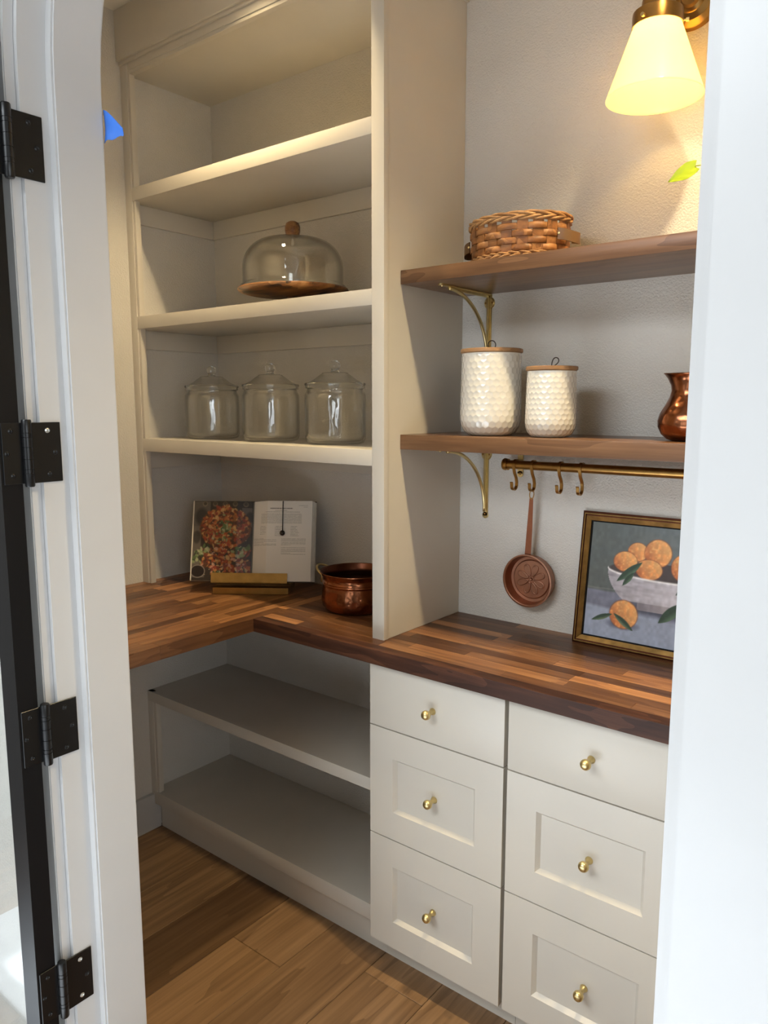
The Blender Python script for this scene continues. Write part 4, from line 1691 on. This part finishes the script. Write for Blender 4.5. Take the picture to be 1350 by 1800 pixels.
# ------------------------------------------------------------------ wall sconce
scx, scy = -0.628, 1.712
sc_ = thing('wall_sconce', 'brass wall sconce with a glowing conical opal glass shade', 'wall lamp', (scx, YB, 2.41))
bpz = 2.412
bpx = -0.604
b = NB()
lathe(b, [(0, -0.030), (0.018, -0.029), (0.022, -0.022), (0.030, -0.0205), (0.0315, -0.019), (0.046, -0.0175), (0.0475, -0.016), (0.058, -0.013), (0.0615, -0.009), (0.0625, 0.0), (0, 0.0)], 64, (bpx, YB, bpz), 'Y')
add('backplate', b, M['brass_dark'], sc_, smooth=True)
b = NB()
tube(b, [(bpx, YB - 0.025, bpz), (bpx - 0.003, YB - 0.055, bpz + 0.018), (bpx - 0.012, scy + 0.055, bpz + 0.052), (scx + 0.003, scy + 0.018, bpz + 0.064), (scx, scy, bpz + 0.045), (scx, scy, bpz + 0.010)], 0.0075, 12)
add('arm', b, M['brass_dark'], sc_, smooth='all')
b = NB()
zt = 2.322
lathe(b, [(0, 0.088), (0.020, 0.087), (0.024, 0.080), (0.0245, 0.075), (0.031, 0.073), (0.032, 0.066), (0.030, 0.064), (0.032, 0.062), (0.032, 0.056), (0.030, 0.054), (0.032, 0.052), (0.032, 0.046), (0.030, 0.044), (0.033, 0.042), (0.034, 0.028), (0.034, 0.022)], 48, (scx, scy, zt))
add('socket', b, M['brass_dark'], sc_, smooth=True)
b = NB()
lathe(b, [(0.030, 0.024), (0.044, 0.022), (0.0505, 0.018), (0.0515, 0.012), (0.0515, -0.010), (0.0500, -0.010), (0.0500, 0.010), (0.030, 0.018)], 48, (scx, scy, zt))
fit = add('shade_holder', b, M['brass_dark'], sc_, smooth=True)
for a in (R(-60), R(60), R(180)):
    s = NB()
    d = Vector((math.cos(a - R(40)), math.sin(a - R(40)), 0))
    c0 = Vector((scx, scy, zt - 0.004))
    tube(s, [c0 + d * 0.050, c0 + d * 0.056], 0.0022, 10)
    tube(s, [c0 + d * 0.056, c0 + d * 0.062], 0.0042, 12)
    add('thumb_screw', s, M['brass'], fit, smooth=True)
b = NB()
ZR = 2.172
outer = [(0.0420, zt + 0.004), (0.0470, zt - 0.004), (0.0500, zt - 0.012), (0.0985, ZR + 0.004), (0.1000, ZR)]
inner = [(0.0985, ZR), (0.0960, ZR + 0.004), (0.0475, zt - 0.012), (0.0440, zt - 0.004), (0.039, zt + 0.004)]
# subdivide the cone so that it shades smoothly
def dens(p, n=10):
    q = [p[0]]
    for (r0, h0), (r1, h1) in zip(p[:-1], p[1:]):
        m = n if abs(h1 - h0) > 0.05 else 1
        for i in range(1, m + 1):
            q.append((r0 + (r1 - r0) * i / m, h0 + (h1 - h0) * i / m))
    return q
lathe(b, dens(outer) + dens(inner), 72, (scx, scy, 0))
add('glass_shade', b, M['opal'], sc_, smooth='all')
b = NB()
lathe(b, [(0, 2.270)] + [(0.022 * math.sin(math.pi * i / 14), 2.292 - 0.022 * math.cos(math.pi * i / 14)) for i in range(1, 12)] + [(0.0115, 2.318), (0.0115, 2.326), (0, 2.326)], 24, (scx, scy, 0))
add('bulb', b, M['bulbglow'], sc_, smooth='all')
# recessed downlight trims
for (x_, y_, z_), lb in zip(DLS, ('recessed downlight in the pantry ceiling over the shelving tower', 'recessed downlight in the pantry ceiling over the drawer cabinets')):
    dl = thing('recessed_downlight', lb, 'ceiling light', (x_, y_, ZC), 0, 'recessed downlights')
    b = NB()
    lathe(b, [(0.047, 2.7425), (0.047, 2.7375), (0.052, 2.7355), (0.070, 2.7385), (0.072, 2.7430)], 48, (x_, y_, 0))
    add('trim_ring', b, M['trim'], dl, smooth=True)
    b = NB()
    lathe(b, [(0, 2.7415), (0.047, 2.7415)], 32, (x_, y_, 0))
    add('lens', b, M['lens'], dl)

# ------------------------------------------------------------------ trailing plant on the upper shelf (only one leaf shows past the jamb)
plx, ply = -0.36, 1.70
pl_ = thing('trailing_plant', 'potted trailing plant whose heart-shaped green leaf reaches past the door casing', 'plant', (plx, ply, 1.8585))
b = NB()
lathe(b, [(0, 0), (0.042, 0), (0.046, 0.003), (0.056, 0.088), (0.060, 0.090), (0.060, 0.100), (0.055, 0.100), (0.052, 0.088), (0, 0.086)], 40)
add('plant_pot', b, M['pot'], pl_, smooth=True, local=True)
b = NB()
lathe(b, [(0, 0.090), (0.03, 0.089), (0.0515, 0.0865)], 24)
add('soil', b, M['soil'], pl_, smooth=True, local=True)


def leaf_bm(tip, base, width, up, fold=0.10):
    """heart-shaped leaf from base to tip, local coords"""
    base, tip = Vector(base), Vector(tip)
    ax = tip - base
    L = ax.length
    ax.normalize()
    sd = ax.cross(Vector(up)).normalized()
    nm = sd.cross(ax).normalized()
    b = NB()
    n = 16
    for off in (0.0, -0.0007):
        rows = []
        for i in range(n + 1):
            u = i / n
            w = width * (math.sin(math.pi * min(1, (u * 0.93 + 0.07)) ** 0.62)) ** 0.9 if u < 1 else 0.0
            back = -0.10 * L * math.exp(-(u / 0.10) ** 2)
            rw = []
            for j in range(-4, 5):
                v = j / 4
                q = base + ax * (u * L + back * abs(v) ** 1.2) + sd * (w * v) + nm * (fold * width * (abs(v) - 0.5) - 0.10 * L * (u - 0.4) ** 2 + 0.0006 * math.cos(abs(v) * 9 + u * 16) + off)
                rw.append(b.verts.new(q))
            rows.append(rw)
        for A, B in zip(rows[:-1], rows[1:]):
            for j in range(8):
                b.faces.new((A[j], A[j + 1], B[j + 1], B[j]) if off == 0 else (B[j], B[j + 1], A[j + 1], A[j]))
    return b


lf = []
LT, LB = (-0.586 - plx, 1.700 - ply, 1.992 - 1.8585), (-0.531 - plx, 1.700 - ply, 2.014 - 1.8585)
lf.append((LB, LT, 0.018, (0.25, -1.0, 0.35)))
rs = random.Random(4)
for k in range(8):
    a = R(-80 + 46 * k)
    rr = rs.uniform(0.05, 0.09)
    bse = (rr * math.cos(a), rr * math.sin(a) * 0.8, rs.uniform(0.13, 0.19))
    tp_ = (bse[0] + 0.06 * math.cos(a), bse[1] + 0.05 * math.sin(a), bse[2] - rs.uniform(0.0, 0.03))
    lf.append((bse, tp_, 0.018, (0, 0, 1)))
for bse, tp_, w, up in lf:
    add('leaf', leaf_bm(tp_, bse, w, up), M['leaf'], pl_, smooth='all', local=True)
    b = NB()
    s0 = Vector((bse[0] * 0.12, bse[1] * 0.12, 0.088))
    e = Vector(bse)
    mid = (s0 + e) / 2 + Vector((0, 0, 0.035))
    pts = []
    for i in range(9):
        u = i / 8
        pts.append(s0 * (1 - u) ** 2 + mid * 2 * u * (1 - u) + e * u * u)
    tube(b, pts, 0.0011, 6)
    add('stem', b, M['stem'], pl_, smooth='all', local=True)
